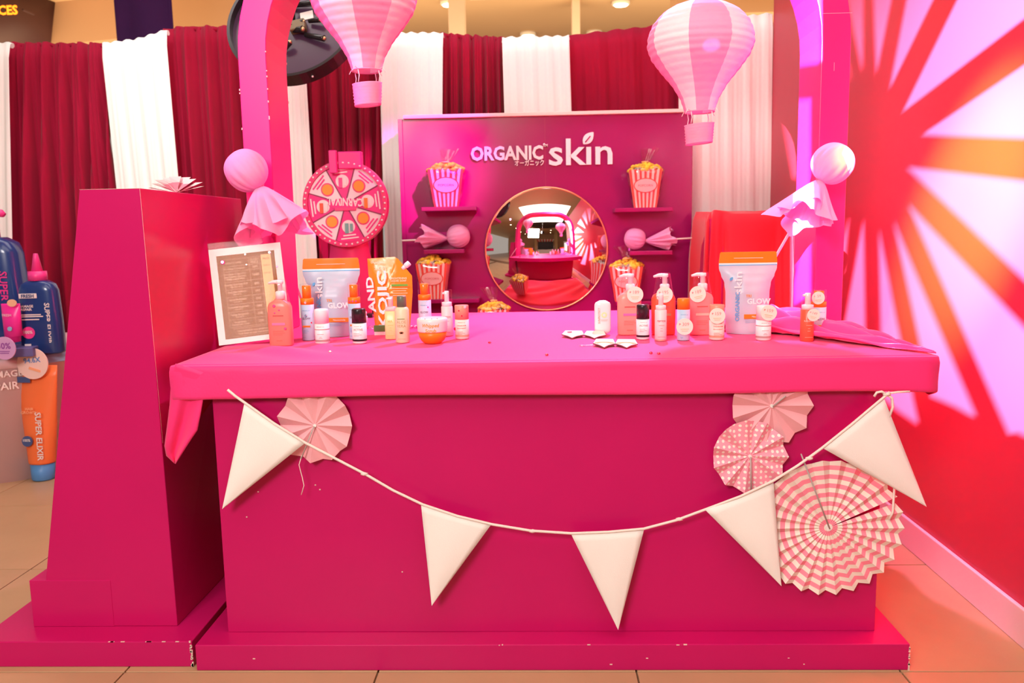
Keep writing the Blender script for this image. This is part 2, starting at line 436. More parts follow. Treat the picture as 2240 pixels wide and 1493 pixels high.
MB().tube([(0, 0, .15), (0, 0, 1.8)], .015).build('hanger', STEEL, t)

# curtains
TOPY = [(-200, 92), (0, 92), (215, 93), (230, 92), (295, 84), (355, 65), (380, 57), (530, 56), (640, 66), (760, 70), (960, 70), (1000, 74), (1100, 80), (1240, 77), (1330, 66), (1480, 50), (1690, 27), (1760, 24)]
def topy(x):
    for (a, ya), (c, yc) in zip(TOPY, TOPY[1:]):
        if a <= x <= c: return ya + (yc - ya) * (x - a) / (c - a)
    return TOPY[-1][1]
def curtain(x0, x1, yb, b0, b1, m, label, nf, Y=5.71, amp=.085, seed=0):
    rnd = random.Random(seed); ph = [rnd.uniform(0, 6.28) for _ in range(6)]
    base = atY((x0 + x1) / 2, 300, Y)
    t = thing('curtain', label, 'curtain', (base.x, Y, .0), 0, 'curtain panels of the striped backdrop')
    def P(u, v):
        tx = x0 + (x1 - x0) * u; top = atY(tx, topy(tx), Y); lo = atY(b0 + (b1 - b0) * u, yb, Y)
        z = top.z * (1 - v) + .012 * v
        k = (z - top.z) / (lo.z - top.z)
        x = top.x + (lo.x - top.x) * min(k, 1.6)
        w = u * (1 + .12 * math.sin(v * 2 + ph[0]))
        fold = math.sin(nf * 2 * PI * w + ph[1] + .8 * math.sin(3 * v + ph[2])) * .55 + math.sin(nf * 3.7 * PI * w + ph[3]) * .3 + math.sin(nf * 8.3 * PI * u + ph[4]) * .15
        a = amp * (.35 + .65 * min(1, v * 3)) 
        edge = .02 * (1 - min(1, v * 30)) ** 2
        return (x, Y - a * fold + edge, z + .006 * math.sin(nf * 9 * u + ph[5]) * (1 - min(1, v * 12)))
    nu = max(24, int(nf * 16))
    MB().grid(P, nu, 26).build('cloth', m, t, world=True, solid=.003, fixn=False)
    # hem rolled over the rail
    pts = [P(i / 20, 0) for i in range(21)]
    MB().tube([Vector(p) + Vector((0, .02, -.012)) for p in pts], .018, 8).build('rail_pocket', m, t, world=True)
curtain(-160, 19, 450, -160, 26, CREAM, 'white curtain at the left edge, cut by the photo', 5, seed=1, Y=5.58, amp=.01)
curtain(16, 224, 410, 24, 257, CRIM, 'crimson pleated curtain left of the tall white one', 6, seed=2, amp=.095)
curtain(220, 362, 410, 254, 391, CREAM, 'tall white curtain behind the pink tower', 4, seed=3, Y=5.58, amp=.010)
curtain(357, 648, 450, 388, 668, CRIM, 'wide crimson curtain behind the left arch post', 6, seed=4, Y=5.72)
curtain(622, 664, 500, 636, 690, CREAM, 'narrow cream curtain just right of the left arch post', 2, seed=5, Y=5.58, amp=.010)
curtain(660, 834, 500, 686, 838, CRIM, 'crimson curtain behind the prize wheel', 5, seed=6)
curtain(828, 969, 240, 833, 968, CREAM, 'cream curtain between the wheel and the logo board', 4, seed=7, Y=5.58, amp=.010)
curtain(965, 1102, 240, 966, 1106, CRIM, 'dark crimson curtain above the logo lettering', 5, seed=8)
curtain(1098, 1245, 240, 1103, 1250, CREAM, 'short-looking white curtain over the middle of the logo board', 4, seed=9, Y=5.58, amp=.010)
curtain(1242, 1490, 240, 1247, 1492, CRIM, 'broad magenta curtain left of the right balloon', 4, seed=10, amp=.04)
curtain(1484, 1692, 450, 1486, 1686, CREAM, 'cream curtain behind the right balloon beside the red wall', 5, seed=11, Y=5.585, amp=.010)

# ------------------------------------------------------------------ counter, cloth, tower, arch
HC = .961
t = thing('display_counter', 'long magenta display counter on a low plinth, front and centre', 'counter', (0.01, 2.7, 0))
MB().box((.01, 3.0, .0425), (2.20, 1.226, .085), bev=.003).build('plinth', MAG, t, world=True)
MB().box((.0105, 3.02, .4725), (2.053, 1.10, .775), bev=.002).build('body', MAG, t, world=True)
MB().box((.025, 3.19, .906), (2.29, 1.49, .092), bev=.004).build('table_top', MAG, t, world=True)
CHIP = mat('chipped_paint', (.80, .62, .52), .8)
b = MB(); rnd = random.Random(3)
for k in range(14):
    z = rnd.uniform(.0, .085); b.box((1.109, 2.3875, z), (rnd.uniform(.002, .006), .003, rnd.uniform(.002, .008)))
for k in range(10):
    b.box((rnd.uniform(-1.0, 1.1), 2.3875, rnd.choice((.084, .083, .04, .02))), (rnd.uniform(.003, .012), .003, rnd.uniform(.0015, .003)))
for (x, y) in ((540, 1130), (700, 1070), (690, 1060), (565, 1075), (880, 1250)):
    q = atY(x, y, 2.469); b.box((q.x, 2.4685, q.z), (.004, .002, .003))
b.build('paint_chips', CHIP, t, world=True)['kind'] = 'stuff'

# tablecloth
X0, X1, YF, YB = -1.132, 1.182, 2.428, 3.95
t = thing('tablecloth', 'hot pink cloth stretched over the counter top, tail hanging at the left corner', 'tablecloth', (.02, 3.0, HC))
def wr(x, y):
    d = max(0, 1 - abs(x + .86) / .30)
    e = max(0, 1 - abs(y - 2.70) / .26)
    z = d * e * .009 * (1 + math.sin(26 * (x * .55 + y) + 1.5 * math.sin(7 * x)))
    d2 = max(0, 1 - abs(x - .98) / .25); z += d2 * .004 * (1 + math.sin(30 * (y + x * .8))) * max(0, min(1, (y - 2.5) * 4))
    return z
b = MB()
b.grid(lambda u, v: (X0 + .012 + (X1 - X0 - .024) * u, YF + .012 + (YB - YF - .024) * v, HC - .001 + wr(X0 + (X1 - X0) * u, YF + (YB - YF) * v) * min(1, v * 9, u * 30, (1 - u) * 30)), 90, 60)
per = []
N = 140
L1, L2 = YB - YF, X1 - X0; TOT = 2 * L1 + L2
for i in range(N + 1):
    s = TOT * i / N
    if s < L1: per.append((X0, YB - s, -1, 0))
    elif s < L1 + L2: per.append((X0 + s - L1, YF, 0, -1))
    else: per.append((X1, YF + s - L1 - L2, 1, 0))
def drop(x, y, nx):
    if nx == 0:
        k = max(0, (x - .72) / .46); return HC - .101 - .003 * math.sin(4 * x) - .010 * k * k
    return HC - .105 - .012 * max(0, 1 - (y - YF) / .3)
prof = [(-.012, 0), (-.004, -.003), (0, -.012), (.0005, -.018), (.001, -.3), (.001, -.5), (.001, -.7), (.001, -.9), (.0, -.97), (-.004, -1.0), (-.022, -1.04)]
def sk(u, v):
    x, y, nx, ny = per[min(N, int(round(u * N)))]
    j = int(round(v * (len(prof) - 1))); o, d = prof[j]
    dz = drop(x, y, nx)
    z = HC - .001 + (d if j < 3 else (d if j == 3 else -(HC - dz) * (-d)))
    w = 0
    if j >= 3:
        w = .0014 * math.sin(9 * x + 14 * y)
        if nx == 0: w += .004 * max(0, (x - .85) / .3) * math.sin(60 * (x + .6 * (z - HC)))
        if nx == 0: w += .004 * max(0, (-.75 - x) / .3) * math.sin(50 * (x - .7 * (z - HC)))
    return (x + nx * (o + w), y + ny * (o + w), z)
b.grid(sk, N, len(prof) - 1)
b.build('cloth', CLOTH, t, world=True, solid=.0015)
# hanging corner tail
Lo = [(384, 795), (375, 830), (372, 880), (366, 930), (360, 975), (364, 996), (382, 1013)]
Ro = [(474, 822), (468, 858), (446, 864), (440, 900), (432, 940), (417, 962), (384, 1014)]
def tail(u, v):
    k = v * (len(Lo) - 1); i = min(int(k), len(Lo) - 2); f = k - i
    lx, ly = [Lo[i][q] + (Lo[i + 1][q] - Lo[i][q]) * f for q in (0, 1)]; rx, ry = [Ro[i][q] + (Ro[i + 1][q] - Ro[i][q]) * f for q in (0, 1)]
    x, y = lx + (rx - lx) * u, ly + (ry - ly) * u
    Yv = 2.4225 + .008 * u * (1 - v) + .016 * v - .024 * math.sin(PI * u) * max(0, min(1, v * 2.2 - .25)) * math.sin(6.5 * u + 2.6 * v) + .05 * v * (1 - u)
    return atY(x, y, Yv)
b = MB(); b.grid(tail, 18, 24); b.build('corner_tail', CLOTH, t, world=True, solid=.002)
MB().grid(lambda u, v: Vector(tail(0, .03 + .90 * v)).lerp(Vector((X0 - .006, YF + .55, HC - .012 - v * .095)), u ** .8) + Vector((-.008 * math.sin(PI * u) * math.sin(PI * v) * (1 + math.sin(8 * u)), 0, 0)), 24, 14).build('side_drape', CLOTH, t, world=True, solid=.002)

# bunched satin throw at the right back corner
t = thing('satin_throw', 'shiny pink satin cloth bunched in folds round the right arch post', 'cloth', (1.0, 3.0, HC))
def sat(u, v):
    # u across the folds, v from the back to the front corner
    ax0, ay0, ax1, ay1 = .60, 3.12, 1.165, 2.46      # inner edge
    bx0, by0, bx1, by1 = 1.02, 3.17, 1.176, 2.455     # outer edge
    e = v ** .8
    x = (ax0 + (ax1 - ax0) * e) * (1 - u) + (bx0 + (bx1 - bx0) * e) * u
    y = (ay0 + (ay1 - ay0) * v) * (1 - u) + (by0 + (by1 - by0) * v) * u
    x += .02 * math.sin(7 * v + 5 * u) * (1 - v)
    hgt = (.105 * (1 - v) ** 1.0 + .008)
    z = HC + .003 + hgt * ((.18 + .82 * abs(math.sin(PI * (4.6 * u + .55 * math.sin(4 * v) + .2 * math.sin(11 * v)))) ** 1.1) * (.6 + .4 * math.sin(7 * v + 9 * u) ** 2)) * math.sin(PI * min(1, max(0, u * .96 + .02))) ** .35
    if v < .12: z = HC + (z - HC) * (v / .12) ** .5
    return (x, y, max(z, HC + .002))
MB().grid(sat, 60, 70).build('cloth', SATIN, t, world=True, solid=.002)
MB().grid(lambda u, v: (.78 + .42 * u, 3.22 + .34 * v + .02 * math.sin(9 * u), HC + .003 + .055 * abs(math.sin(5 * u + 3 * v)) * math.sin(PI * v) * math.sin(PI * u) ** .5), 30, 20).build('back_fold', SATIN, t, world=True, solid=.002)

# arch frame standing on the counter
AX0, AX1, AY0, AY1 = -1.13, 1.168, 3.205, 3.465
PW, RAD, TOP = .108, .66, 2.68
def outline(x0, x1, top, r, n=14):
    pts = [(x0, HC + .001), (x0, top - r)]
    pts += [(x0 + r - r * math.cos(PI / 2 * i / n), top - r + r * math.sin(PI / 2 * i / n)) for i in range(1, n + 1)]
    pts += [(x1 - r + r * math.sin(PI / 2 * i / n), top - r + r * math.cos(PI / 2 * i / n)) for i in range(n)]
    return pts + [(x1, top - r), (x1, HC + .001)]
out = outline(AX0, AX1, TOP, RAD); inn = outline(AX0 + PW, AX1 - PW, TOP - PW, RAD - PW)
t = thing('arch_frame', 'hot pink rounded arch frame standing on the counter', 'arch', (.02, 3.33, HC))
b = MB(); n = len(out)
vs = [Vector((x, AY0, z)) for x, z in out] + [Vector((x, AY0, z)) for x, z in inn] + [Vector((x, AY1, z)) for x, z in out] + [Vector((x, AY1, z)) for x, z in inn]
fs = []
for i in range(n - 1):
    fs += [[i, i + 1, n + i + 1, n + i], [2 * n + i, 3 * n + i, 3 * n + i + 1, 2 * n + i + 1], [i, 2 * n + i, 2 * n + i + 1, i + 1], [n + i, n + i + 1, 3 * n + i + 1, 3 * n + i]]
for k in (0, n - 1): fs.append([k, n + k, 3 * n + k, 2 * n + k])
b.add(vs, fs); fo = b.build('frame', ARCHM, t, world=True)
md = fo.modifiers.new('edge', 'BEVEL'); md.width = .003; md.segments = 2; md.limit_method = 'ANGLE'
b = MB(); b.box((AX1 - PW / 2, AY0 - .0006, 2.12), (PW, .001, .0016)); b.box((AX1 - .06, AY0 - .0006, 1.93), (.0015, .001, .03)); b.build('panel_seam', mat('pale_seam', (.9, .35, .5), .6), fo, world=False)
fo.children[0].data.transform(Matrix.Translation(-t.location))
rnd = random.Random(5); b = MB()
for k in range(16):
    q = rnd.choice(((AX0, AY0), (AX0 + PW, AY0), (AX0 + PW, AY1))); z = rnd.choice((rnd.uniform(1.3, 2.0), rnd.uniform(1.85, 2.05)))
    b.box((q[0], q[1], z), (.004, .004, rnd.uniform(.004, .014)))
b.build('paint_chips', CHIP, t, world=True)['kind'] = 'stuff'

# pink tower at the left
t = thing('tapered_tower', 'tall magenta tapered display tower left of the counter', 'display stand', (-1.43, 2.9, 0))
MB().box((-1.46, 2.98, .0425), (.70, 1.14, .085), bev=.003).build('plinth', MAG, t, world=True)
b = MB()
bt = [(-1.655, 2.512), (-1.200, 2.512), (-1.185, 3.40), (-1.655, 3.40)]; tp = [(-1.400, 2.512), (-1.212, 2.512), (-1.216, 3.385), (-1.400, 3.385)]
b.add([(x, y, .085) for x, y in bt] + [(x, y, 1.498) for x, y in tp], [[0, 1, 2, 3], [4, 5, 6, 7]] + [[i, (i + 1) % 4, 4 + (i + 1) % 4, 4 + i] for i in range(4)])
to = b.build('body', MAG, t, world=True)
md = to.modifiers.new('edge', 'BEVEL'); md.width = .003; md.segments = 2
MB().box((-1.545, 2.955, .165), (.27, .89, .16), bev=.002).build('foot_block', MAG, t, world=True)
b = MB()
b.tube([(-1.400, 2.5125, 1.4975), (-1.212, 2.5125, 1.4975)], .0006, 5); b.tube([(-1.2125, 2.5125, 1.498), (-1.2017, 2.5125, .7)], .0004, 5)
for k in range(20): b.box((-1.112 + rnd.uniform(-.004, .001), 2.4105, rnd.uniform(.0, .085)), (.005, .003, .006))
for k in range(8): b.box((-1.112 - rnd.uniform(0, .3), 2.4105, .0845), (rnd.uniform(.006, .02), .003, .0016))
b.build('paint_chips', CHIP, t, world=True)['kind'] = 'stuff'

# folded paper fan lying on the tower
t = thing('paper_fan', 'white and pink paper fan lying on top of the tower', 'paper fan', (-1.31, 2.95, 1.498))
PINKPAPER = paper('pink_paper', (.92, .36, .46), .2)
for k in range(9):
    a = PI * (.12 + .76 * k / 8); dx, dz = math.cos(a), math.sin(a)
    w = .022; tx, tz = -dz, dx
    c = Vector((-1.285 + .0, 2.92 + .012 * (k % 2), 1.503)); R1 = .105
    for (r0, r1, m_) in ((.0, .65, PINKPAPER), (.65, 1.0, WPAPER)):
        P = [c + Vector((dx * R1 * r0 * 1.0 - tx * w * (r0 + .1), .002 * k, dz * R1 * r0 * .55 )), c + Vector((dx * R1 * r0 + tx * w * (r0 + .1), .002 * k + .01, dz * R1 * r0 * .55)),
             c + Vector((dx * R1 * r1 + tx * w * (r1 + .1), .002 * k + .01, dz * R1 * r1 * .55)), c + Vector((dx * R1 * r1 - tx * w * (r1 + .1), .002 * k, dz * R1 * r1 * .55))]
        MB().prism(P, (0, .001, .0)).build('leaf', m_, t, world=True)

# ------------------------------------------------------------------ bunting and rosettes on the counter front
FY = 2.418
cord = [(498, 852), (515, 866), (535, 880), (600, 926), (668, 968), (735, 1003), (800, 1037), (860, 1072), (925, 1103), (1000, 1128), (1075, 1146), (1160, 1160), (1250, 1166), (1330, 1163), (1408, 1156), (1480, 1137), (1545, 1113), (1620, 1085), (1690, 1052), (1745, 1018), (1770, 1000), (1800, 978), (1865, 926), (1934, 868), (1946, 857)]
t = thing('flag_bunting', 'string of five white triangular flags across the counter front', 'bunting', (0, FY, .5))
CORDM = mat('cotton_cord', (.88, .76, .68), .9, bump=.3, bscale=400)
def yoff(x): return FY - .012 * max(0, min(1, (x - 1500) / 200))
MB().tube([atY(x, y, yoff(x)) for x, y in cord], .0042, 8).build('cord', CORDM, t, world=True)
for x, y in ((797, 1036), (1486, 1135), (1770, 1002), (1165, 1161), (1940, 862)):
    q = atY(x, y, yoff(x)); MB().ico(q, .008, 1, sc=(1.7, .8, .8)).build('knot', CORDM, t, world=True)
b = MB()
MB().tube([atY(x, y, FY - .012) for x, y in ((1940, 862), (1928, 856), (1918, 858), (1912, 867))], .004, 6).build('cord_end', CORDM, t, world=True)
MB().tube([atY(x, y, FY - .010) for x, y in ((1940, 862), (1951, 870), (1953, 890), (1945, 912))], .0042, 6).build('cord_end', CORDM, t, world=True)
b.tube([atY(x, y, FY - .01) for x, y in ((1942, 860), (1965, 857), (1990, 856))], .0035, 6); b.build('cord_end', CORDM, t, world=True)
b = MB(); b.tube([atY(x, y, FY - .004) for x, y in ((1955, 975), (1958, 1040), (1953, 1120), (1945, 1135))], .0035, 6); b.build('cord_end', CORDM, t, world=True)
flags = [((535, 880), (668, 968), (487, 1112)), ((921, 1103), (1075, 1146), (945, 1322)), ((1249, 1167), (1409, 1157), (1352, 1376)), ((1543, 1115), (1692, 1054), (1708, 1279)), ((1797, 978), (1933, 869), (2026, 1107))]
for k, (a, c, d) in enumerate(flags):
    Yk = yoff((a[0] + c[0]) / 2)
    A, Cc, D = [atY(*q, Yk) for q in (a, c, d)]
    b = MB()
    def fl_(u, v):
        P = A * (1 - u) * (1 - v) + Cc * u * (1 - v) + D * v
        return P + Vector((0, -.008 * math.sin(PI * u) * math.sin(PI * v) - .006 * v * (1 if k % 2 else .4), 0))
    b.grid(fl_, 10, 12); b.build('flag', FLAGM, t, world=True, solid=.0016)

def rosette(cx, cy, rpx, n, label, mats, Y, depth=.011, rings=None, gap=None, notch=.032, squash=1.0, stick=None, tail_=False, seed=0):
    c = atY(cx, cy, Y); R = px(rpx, c); rnd = random.Random(seed)
    t = thing('paper_rosette', label, 'paper fan', c)
    b = MB(); rings = rings or [(0, 1, 0)]
    radii = [rings[0][0]] + [r[1] for r in rings]
    jit = [rnd.uniform(-.02, .02) for _ in range(2 * n + 1)]
    for k in range(2 * n):
        a0 = 2 * PI * k / (2 * n) + jit[k] * 6 / n; a1 = 2 * PI * (k + 1) / (2 * n) + jit[(k + 1) % (2 * n)] * 6 / n
        if k == 2 * n - 1: a1 = 2 * PI + jit[0] * 6 / n
        if gap and gap[0] < (a0 + a1) / 2 < gap[1]: continue
        d0, d1 = (depth, -depth) if k % 2 == 0 else (-depth, depth)
        for (r0, r1, mi) in rings:
            q = []
            for a, d, rr in ((a0, d0, r0), (a1, d1, r0), (a1, d1, r1), (a0, d0, r1)):
                up = d > 0
                e = rr * (1 + (notch if up else -notch) * (1 if rr >= .999 else .55))
                q.append((math.cos(a) * e * R, -d * min(1, rr * 1.2), math.sin(a) * e * R * squash))
            b.add(q, [[0, 1, 2, 3]], mi)
    fo = b.build('pleated_paper', mats, t, solid=.0006, fixn=False)
    MB().disc((0, -.004, 0), R * .045, .006, 14).build('centre', WPAPER, t)
    if stick is not None:
        MB().tube([(0, -.012, 0), (math.cos(stick[0]) * R * stick[1], -depth - .006, math.sin(stick[0]) * R * stick[1])], .0022, 6).build('wire', mat('grey_wire', (.45, .38, .36), .4), t)
        if tail_:
            e = Vector((math.cos(stick[0]) * R * stick[1], -depth - .006, math.sin(stick[0]) * R * stick[1]))
            MB().tube([e + Vector((.002, 0, .01)), e + Vector((-.008, 0, -.02)), e + Vector((0, 0, -.06)), e + Vector((.004, 0, -.085)), e + Vector((-.006, 0, -.115))], .0014, 5).build('string', CORDM, t)
    return t
PK = paper('rosette_pink', (.96, .46, .50), .12); PKL = mat('rosette_stripe_pink', (.93, .27, .36), .8); WP2 = mat('rosette_white', (.86, .76, .66), .8)
rosette(689, 930, 81, 11, 'plain pink pleated rosette behind the leftmost flag', [PK], 2.446, stick=(-1.98, .95), tail_=True, seed=1)
rosette(1688, 887, 86, 11, 'plain pink pleated rosette half under the cloth hem at the right', [PK], 2.446, stick=(.75, .42), seed=2)
rosette(1640, 997, 80, 11, 'pink polka-dot pleated rosette below the right plain one', [dots('polka_paper', (.93, .33, .42), (.94, .80, .72), 62)], 2.436, stick=(-1.55, .95), seed=3)
rg = [(.0, .06, 1)] + [(.06 + .94 * i / 14, .06 + .94 * (i + 1) / 14, i % 2) for i in range(14)]
rosette(1812, 1153, 158, 26, 'large pink and white striped pleated rosette overlapping the right counter edge', [PKL, WP2], 2.436, depth=.009, rings=rg, gap=(.31, .42), notch=.022, stick=(1.95, 1.15), seed=4, squash=.95)

# ------------------------------------------------------------------ logo board with shelves and mirror
PY = 5.30
a = atY(871, 258, PY); c = atY(1516, 249, PY); BX0, BX1, BZ = a.x, c.x, (a.z + c.z) / 2
t = thing('logo_board', 'glossy magenta logo board with white lettering and six small shelves', 'display board', ((BX0 + BX1) / 2, PY, 0))
MB().box(((BX0 + BX1) / 2, PY + .06, BZ / 2), (BX1 - BX0, .12, BZ), bev=.003).build('board', PANEL, t, world=True)
MB().box(((BX0 + BX1) / 2 + .02, PY + .045, BZ + .010), (BX1 - BX0 - .03, .15, .022), bev=.003).build('top_ledge', mat('pale_wood_edge', (.86, .66, .58), .5), t, world=True)
MB().box((BX0 + .012, PY - .004, BZ - .6), (.028, .012, 1.2), bev=.002).build('side_strip', PANEL, t, world=True)
MB().box(((BX0 + BX1) / 2, PY - .0008, 1.75), (.0018, .0016, .58)).build('joint', mat('board_joint', (.35, .01, .08), .4), t, world=True)
SHELFS = []
for k, (x0, x1, y) in enumerate(((925, 1043, 457), (1343, 1468, 459), (930, 1018, 549), (1375, 1467, 552), (922, 1050, 656), (1345, 1478, 661))):
    q0, q1 = atY(x0, y, PY - .10), atY(x1, y, PY - .10); z = (q0.z + q1.z) / 2
    MB().box(((q0.x + q1.x) / 2, PY - .09, z), (q1.x - q0.x, .18, .026), bev=.004).build('shelf', PANEL, t, world=True)
    SHELFS.append(z + .013)
LET = mat('white_lettering', (.92, .86, .86), .5)
def btext(body, x, y, **k):
    q = atY(x, y, PY - .012); return text(body, Vector((q.x, PY - .012, q.z)) - t.location, LET, t, **k)
def solid_text(o, th=.02):
    md = o.modifiers.new('depth', 'SOLIDIFY'); md.thickness = th; md.offset = 0
k = px(1, atY(1190, 340, PY))
solid_text(btext('ORGANIC', 1109, 335, w=158 * k, h=31 * k, bold=.032))
solid_text(btext('skın', 1270, 332, w=138 * k, h=57 * k, bold=.012))
solid_text(btext('オーガニック', 1158, 356, w=64 * k, h=13 * k, bold=.012))
solid_text(btext('TM', 1193, 318, w=10 * k, bold=.02))
q = atY(1287, 302, PY - .012)
def leaf(c, s, rot, m_, par, th=.02, name='leaf_emblem'):
    pts = []
    for i in range(17):
        u = i / 16; pts.append((u, .30 * math.sin(PI * u) ** .8 * (1.15 - .3 * u)))
    for i in range(15, 0, -1):
        u = i / 16; pts.append((u, -.30 * math.sin(PI * u) ** .8 * (1.15 - .3 * u)))
    cr, sr = math.cos(rot), math.sin(rot)
    P = [Vector(c) + Vector((((x - .5) * cr - y * sr) * s, 0, ((x - .5) * sr + y * cr) * s)) for x, y in pts]
    return MB().prism(P, (0, th, 0)).build(name, m_, par)
leaf(Vector((q.x, PY - .02, q.z)) - t.location, 33 * k, .85, LET, t)
MB().tube([Vector((q.x - 7 * k, PY - .022, q.z - 9 * k)) - t.location, Vector((q.x + 4 * k, PY - .022, q.z + 4 * k)) - t.location], .004, 6).build('leaf_vein', PANEL, t)

# convex mirror
mc = atY(1195, 545, PY); MR = px(133, mc); RS = .82
t = thing('convex_mirror', 'large round convex mirror in the middle of the logo board', 'mirror', (mc.x, PY, mc.z))
sag = RS - math.sqrt(RS * RS - MR * MR)
def dome(u, v):
    r = MR * v; return (r * math.cos(2 * PI * u), -.012 - (math.sqrt(RS * RS - r * r) - (RS - sag)), r * math.sin(2 * PI * u))
MB().grid(dome, 72, 24, wrapu=True).build('glass', mat('mirror_silver', (.94, .90, .88), .015, metal=1), t)
MB().tube([(MR * math.cos(2 * PI * i / 72), -.012, MR * math.sin(2 * PI * i / 72)) for i in range(73)], .0055, 8, cap=False).build('rim', mat('gold_rim', (.9, .42, .22), .3, metal=1), t)
MB().disc((0, -.012, 0), MR, .012, 48).build('backing', BLACK, t)

# popcorn boxes
PRED = mat('popcorn_red', (.86, .09, .06), .5); PWH = mat('popcorn_white', (.88, .74, .66), .5); POP = mat('popcorn_yellow', (.98, .60, .04), .75, noise=.25, nscale=30)
def popcorn(cx, ytop, ybot, w, label, Y, zbase, flare='up', seed=0, rot=0):
    q = atY(cx, ybot, Y); hh = px(ybot - ytop, q); ww = px(w, q); rnd = random.Random(seed)
    t = thing('popcorn_box', label, 'popcorn', (q.x, Y, zbase), rot)
    b = MB(); n = 13; wb = ww * .68
    for sgn in ((0, -1), (1, 0), (0, 1), (-1, 0)):
        for i in range(n):
            def P(u, v):
                s = (wb + (ww - wb) * v) / 2; x = (u * 2 - 1) * s
                z = v * hh + (.012 * abs(math.sin(PI * u * n)) if v == 1 else 0)
                d = s
                return {(0, -1): (x, -d, z), (0, 1): (-x, d, z), (1, 0): (d, x, z), (-1, 0): (-d, -x, z)}[sgn]
            u0, u1 = i / n, (i + 1) / n
            b.add([P(u0, 0), P(u1, 0), P(u1, 1), P((u0 + u1) / 2, 1), P(u0, 1)], [[0, 1, 2, 3, 4]], i % 2)
    b.add([(-wb / 2, -wb / 2, .001), (wb / 2, -wb / 2, .001), (wb / 2, wb / 2, .001), (-wb / 2, wb / 2, .001)], [[0, 1, 2, 3]], 0)
    b.build('carton', [PRED, PWH], t, fixn=False)
    yl = -(wb + (ww - wb) * .6) / 2; tilt = Matrix.Rotation(math.atan2((ww - wb) / 2, hh), 4, 'X')
    MB().disc((0, -.003, 0), ww * .36, .003, 28, ry=ww * .225).xf(Matrix.Translation((0, yl - .001, hh * .6)) @ tilt).build('label_edge', PRED, t)
    L = MB().disc((0, -.005, 0), ww * .33, .004, 28, ry=ww * .20).xf(Matrix.Translation((0, yl - .001, hh * .6)) @ tilt).build('oval_label', mat('label_pink', (.93, .66, .62), .6), t)
    text('POPCORN', (0, -.0065, 0), mat('label_red', (.75, .12, .14), .6), t, w=ww * .44, M=Matrix.Translation((0, yl - .001, hh * .6)) @ tilt, name='label_print')
    b = MB()
    for i in range(70):
        a = rnd.uniform(0, 2 * PI); r = ww * .47 * math.sqrt(rnd.random()); z = hh * .99 + (1 - (r / (ww * .5)) ** 2) * ww * .24 * rnd.uniform(.75, 1.1)
        b.ico((max(-.47 * ww, min(.47 * ww, r * 1.15 * math.cos(a))), max(-.47 * ww, min(.47 * ww, r * 1.15 * math.sin(a))), z), ww * rnd.uniform(.06, .09), 1, sc=(rnd.uniform(.8, 1.3), rnd.uniform(.8, 1.3), rnd.uniform(.7, 1.1)))
    b.build('popcorn', POP, t)['kind'] = 'stuff'
    def bag(u, v):
        a = 2 * PI * u
        pr = [(0, .36), (.5, .50), (1.0, .56), (1.12, .48), (1.24, .12), (1.28, .09), (1.36, .16), (1.62, .27)]
        k = v * (len(pr) - 1); i = min(int(k), len(pr) - 2); f = k - i
        z = pr[i][0] + (pr[i + 1][0] - pr[i][0]) * f; r = pr[i][1] + (pr[i + 1][1] - pr[i][1]) * f
        cr = .12 * math.sin(7 * a + seed) * min(1, max(0, (z - .9) * 3)) + .05 * math.sin(4 * a + 9 * z)
        e = 2 / 4.0 if z < 1.1 else 1
        ca, sa = math.cos(a), math.sin(a)
        rx = math.copysign(abs(ca) ** e, ca) * r; ry = math.copysign(abs(sa) ** e, sa) * r
        lean = .12 * max(0, z - 1.2) * math.sin(seed)
        return (ww * (rx * (1 + cr) + lean * 3), ww * ry * (1 + cr), z * hh * (1 if z < 1.2 else 1) + (.03 * ww * math.sin(5 * a) if z > 1.5 else 0))
    MB().grid(bag, 40, 21, wrapu=True).build('cellophane_bag', CELLO, t)
    MB().tube([(ww * .1 * math.cos(2 * PI * i / 14), ww * .1 * math.sin(2 * PI * i / 14), hh * 1.26) for i in range(15)], ww * .02, 6).build('tie', mat('gold_tie', (.9, .5, .2), .4), t)
    return t
SY = PY - .10
popcorn(977, 374, 450, 76, 'striped popcorn box in cellophane on the upper left shelf', SY, SHELFS[0], seed=1, rot=.1)
popcorn(1411, 376, 454, 70, 'striped popcorn box in cellophane on the upper right shelf', SY, SHELFS[1], seed=2, rot=-.1)
popcorn(950, 575, 650, 68, 'striped popcorn box on the lower left shelf, behind the blue spray bottle', SY, SHELFS[4], seed=3)
popcorn(1371, 583, 656, 70, 'striped popcorn box on the lower right shelf, beside the mirror', SY, SHELFS[5], seed=4, rot=-.15)
LZ = .66
popcorn(1082, 668, 745, 66, 'popcorn box peeking over the counter edge below the mirror', 4.95, LZ + .003, seed=5)

# low red draped table under the mirror
t = thing('low_table', 'low table under rumpled red cloth in front of the logo board', 'table', (.05, 4.85, 0))
MB().box((.05, 4.85, .60), (1.25, .62, .04), bev=.005).build('table_top', MAG, t, world=True)
for sx in (-.55, .65):
    for sy in (4.6, 5.1): MB().box((sx, sy, .29), (.05, .05, .58), bev=.004).build('leg', MAG, t, world=True)
t = thing('red_table_cover', 'rumpled red cloth over the low table under the mirror', 'cloth', (.05, 4.85, .62))
def rc(u, v):
    x = -.62 + 1.34 * u; y = 4.52 + .66 * v
    e = min(u, 1 - u) * 18; g = min(v, 1 - v) * 12
    z = .627 + .016 * (1 + math.sin(13 * x + 5 * math.sin(9 * y))) * .8
    if e < 1: z -= (1 - e) * .5; x += (-.02 if u < .5 else .02)
    if g < 1: z -= (1 - g) * .5; y += (-.02 if v < .5 else .0)
    return (x, y, max(z, .05))
MB().grid(rc, 60, 30).build('cloth', REDCLOTH, t, world=True, solid=.003)

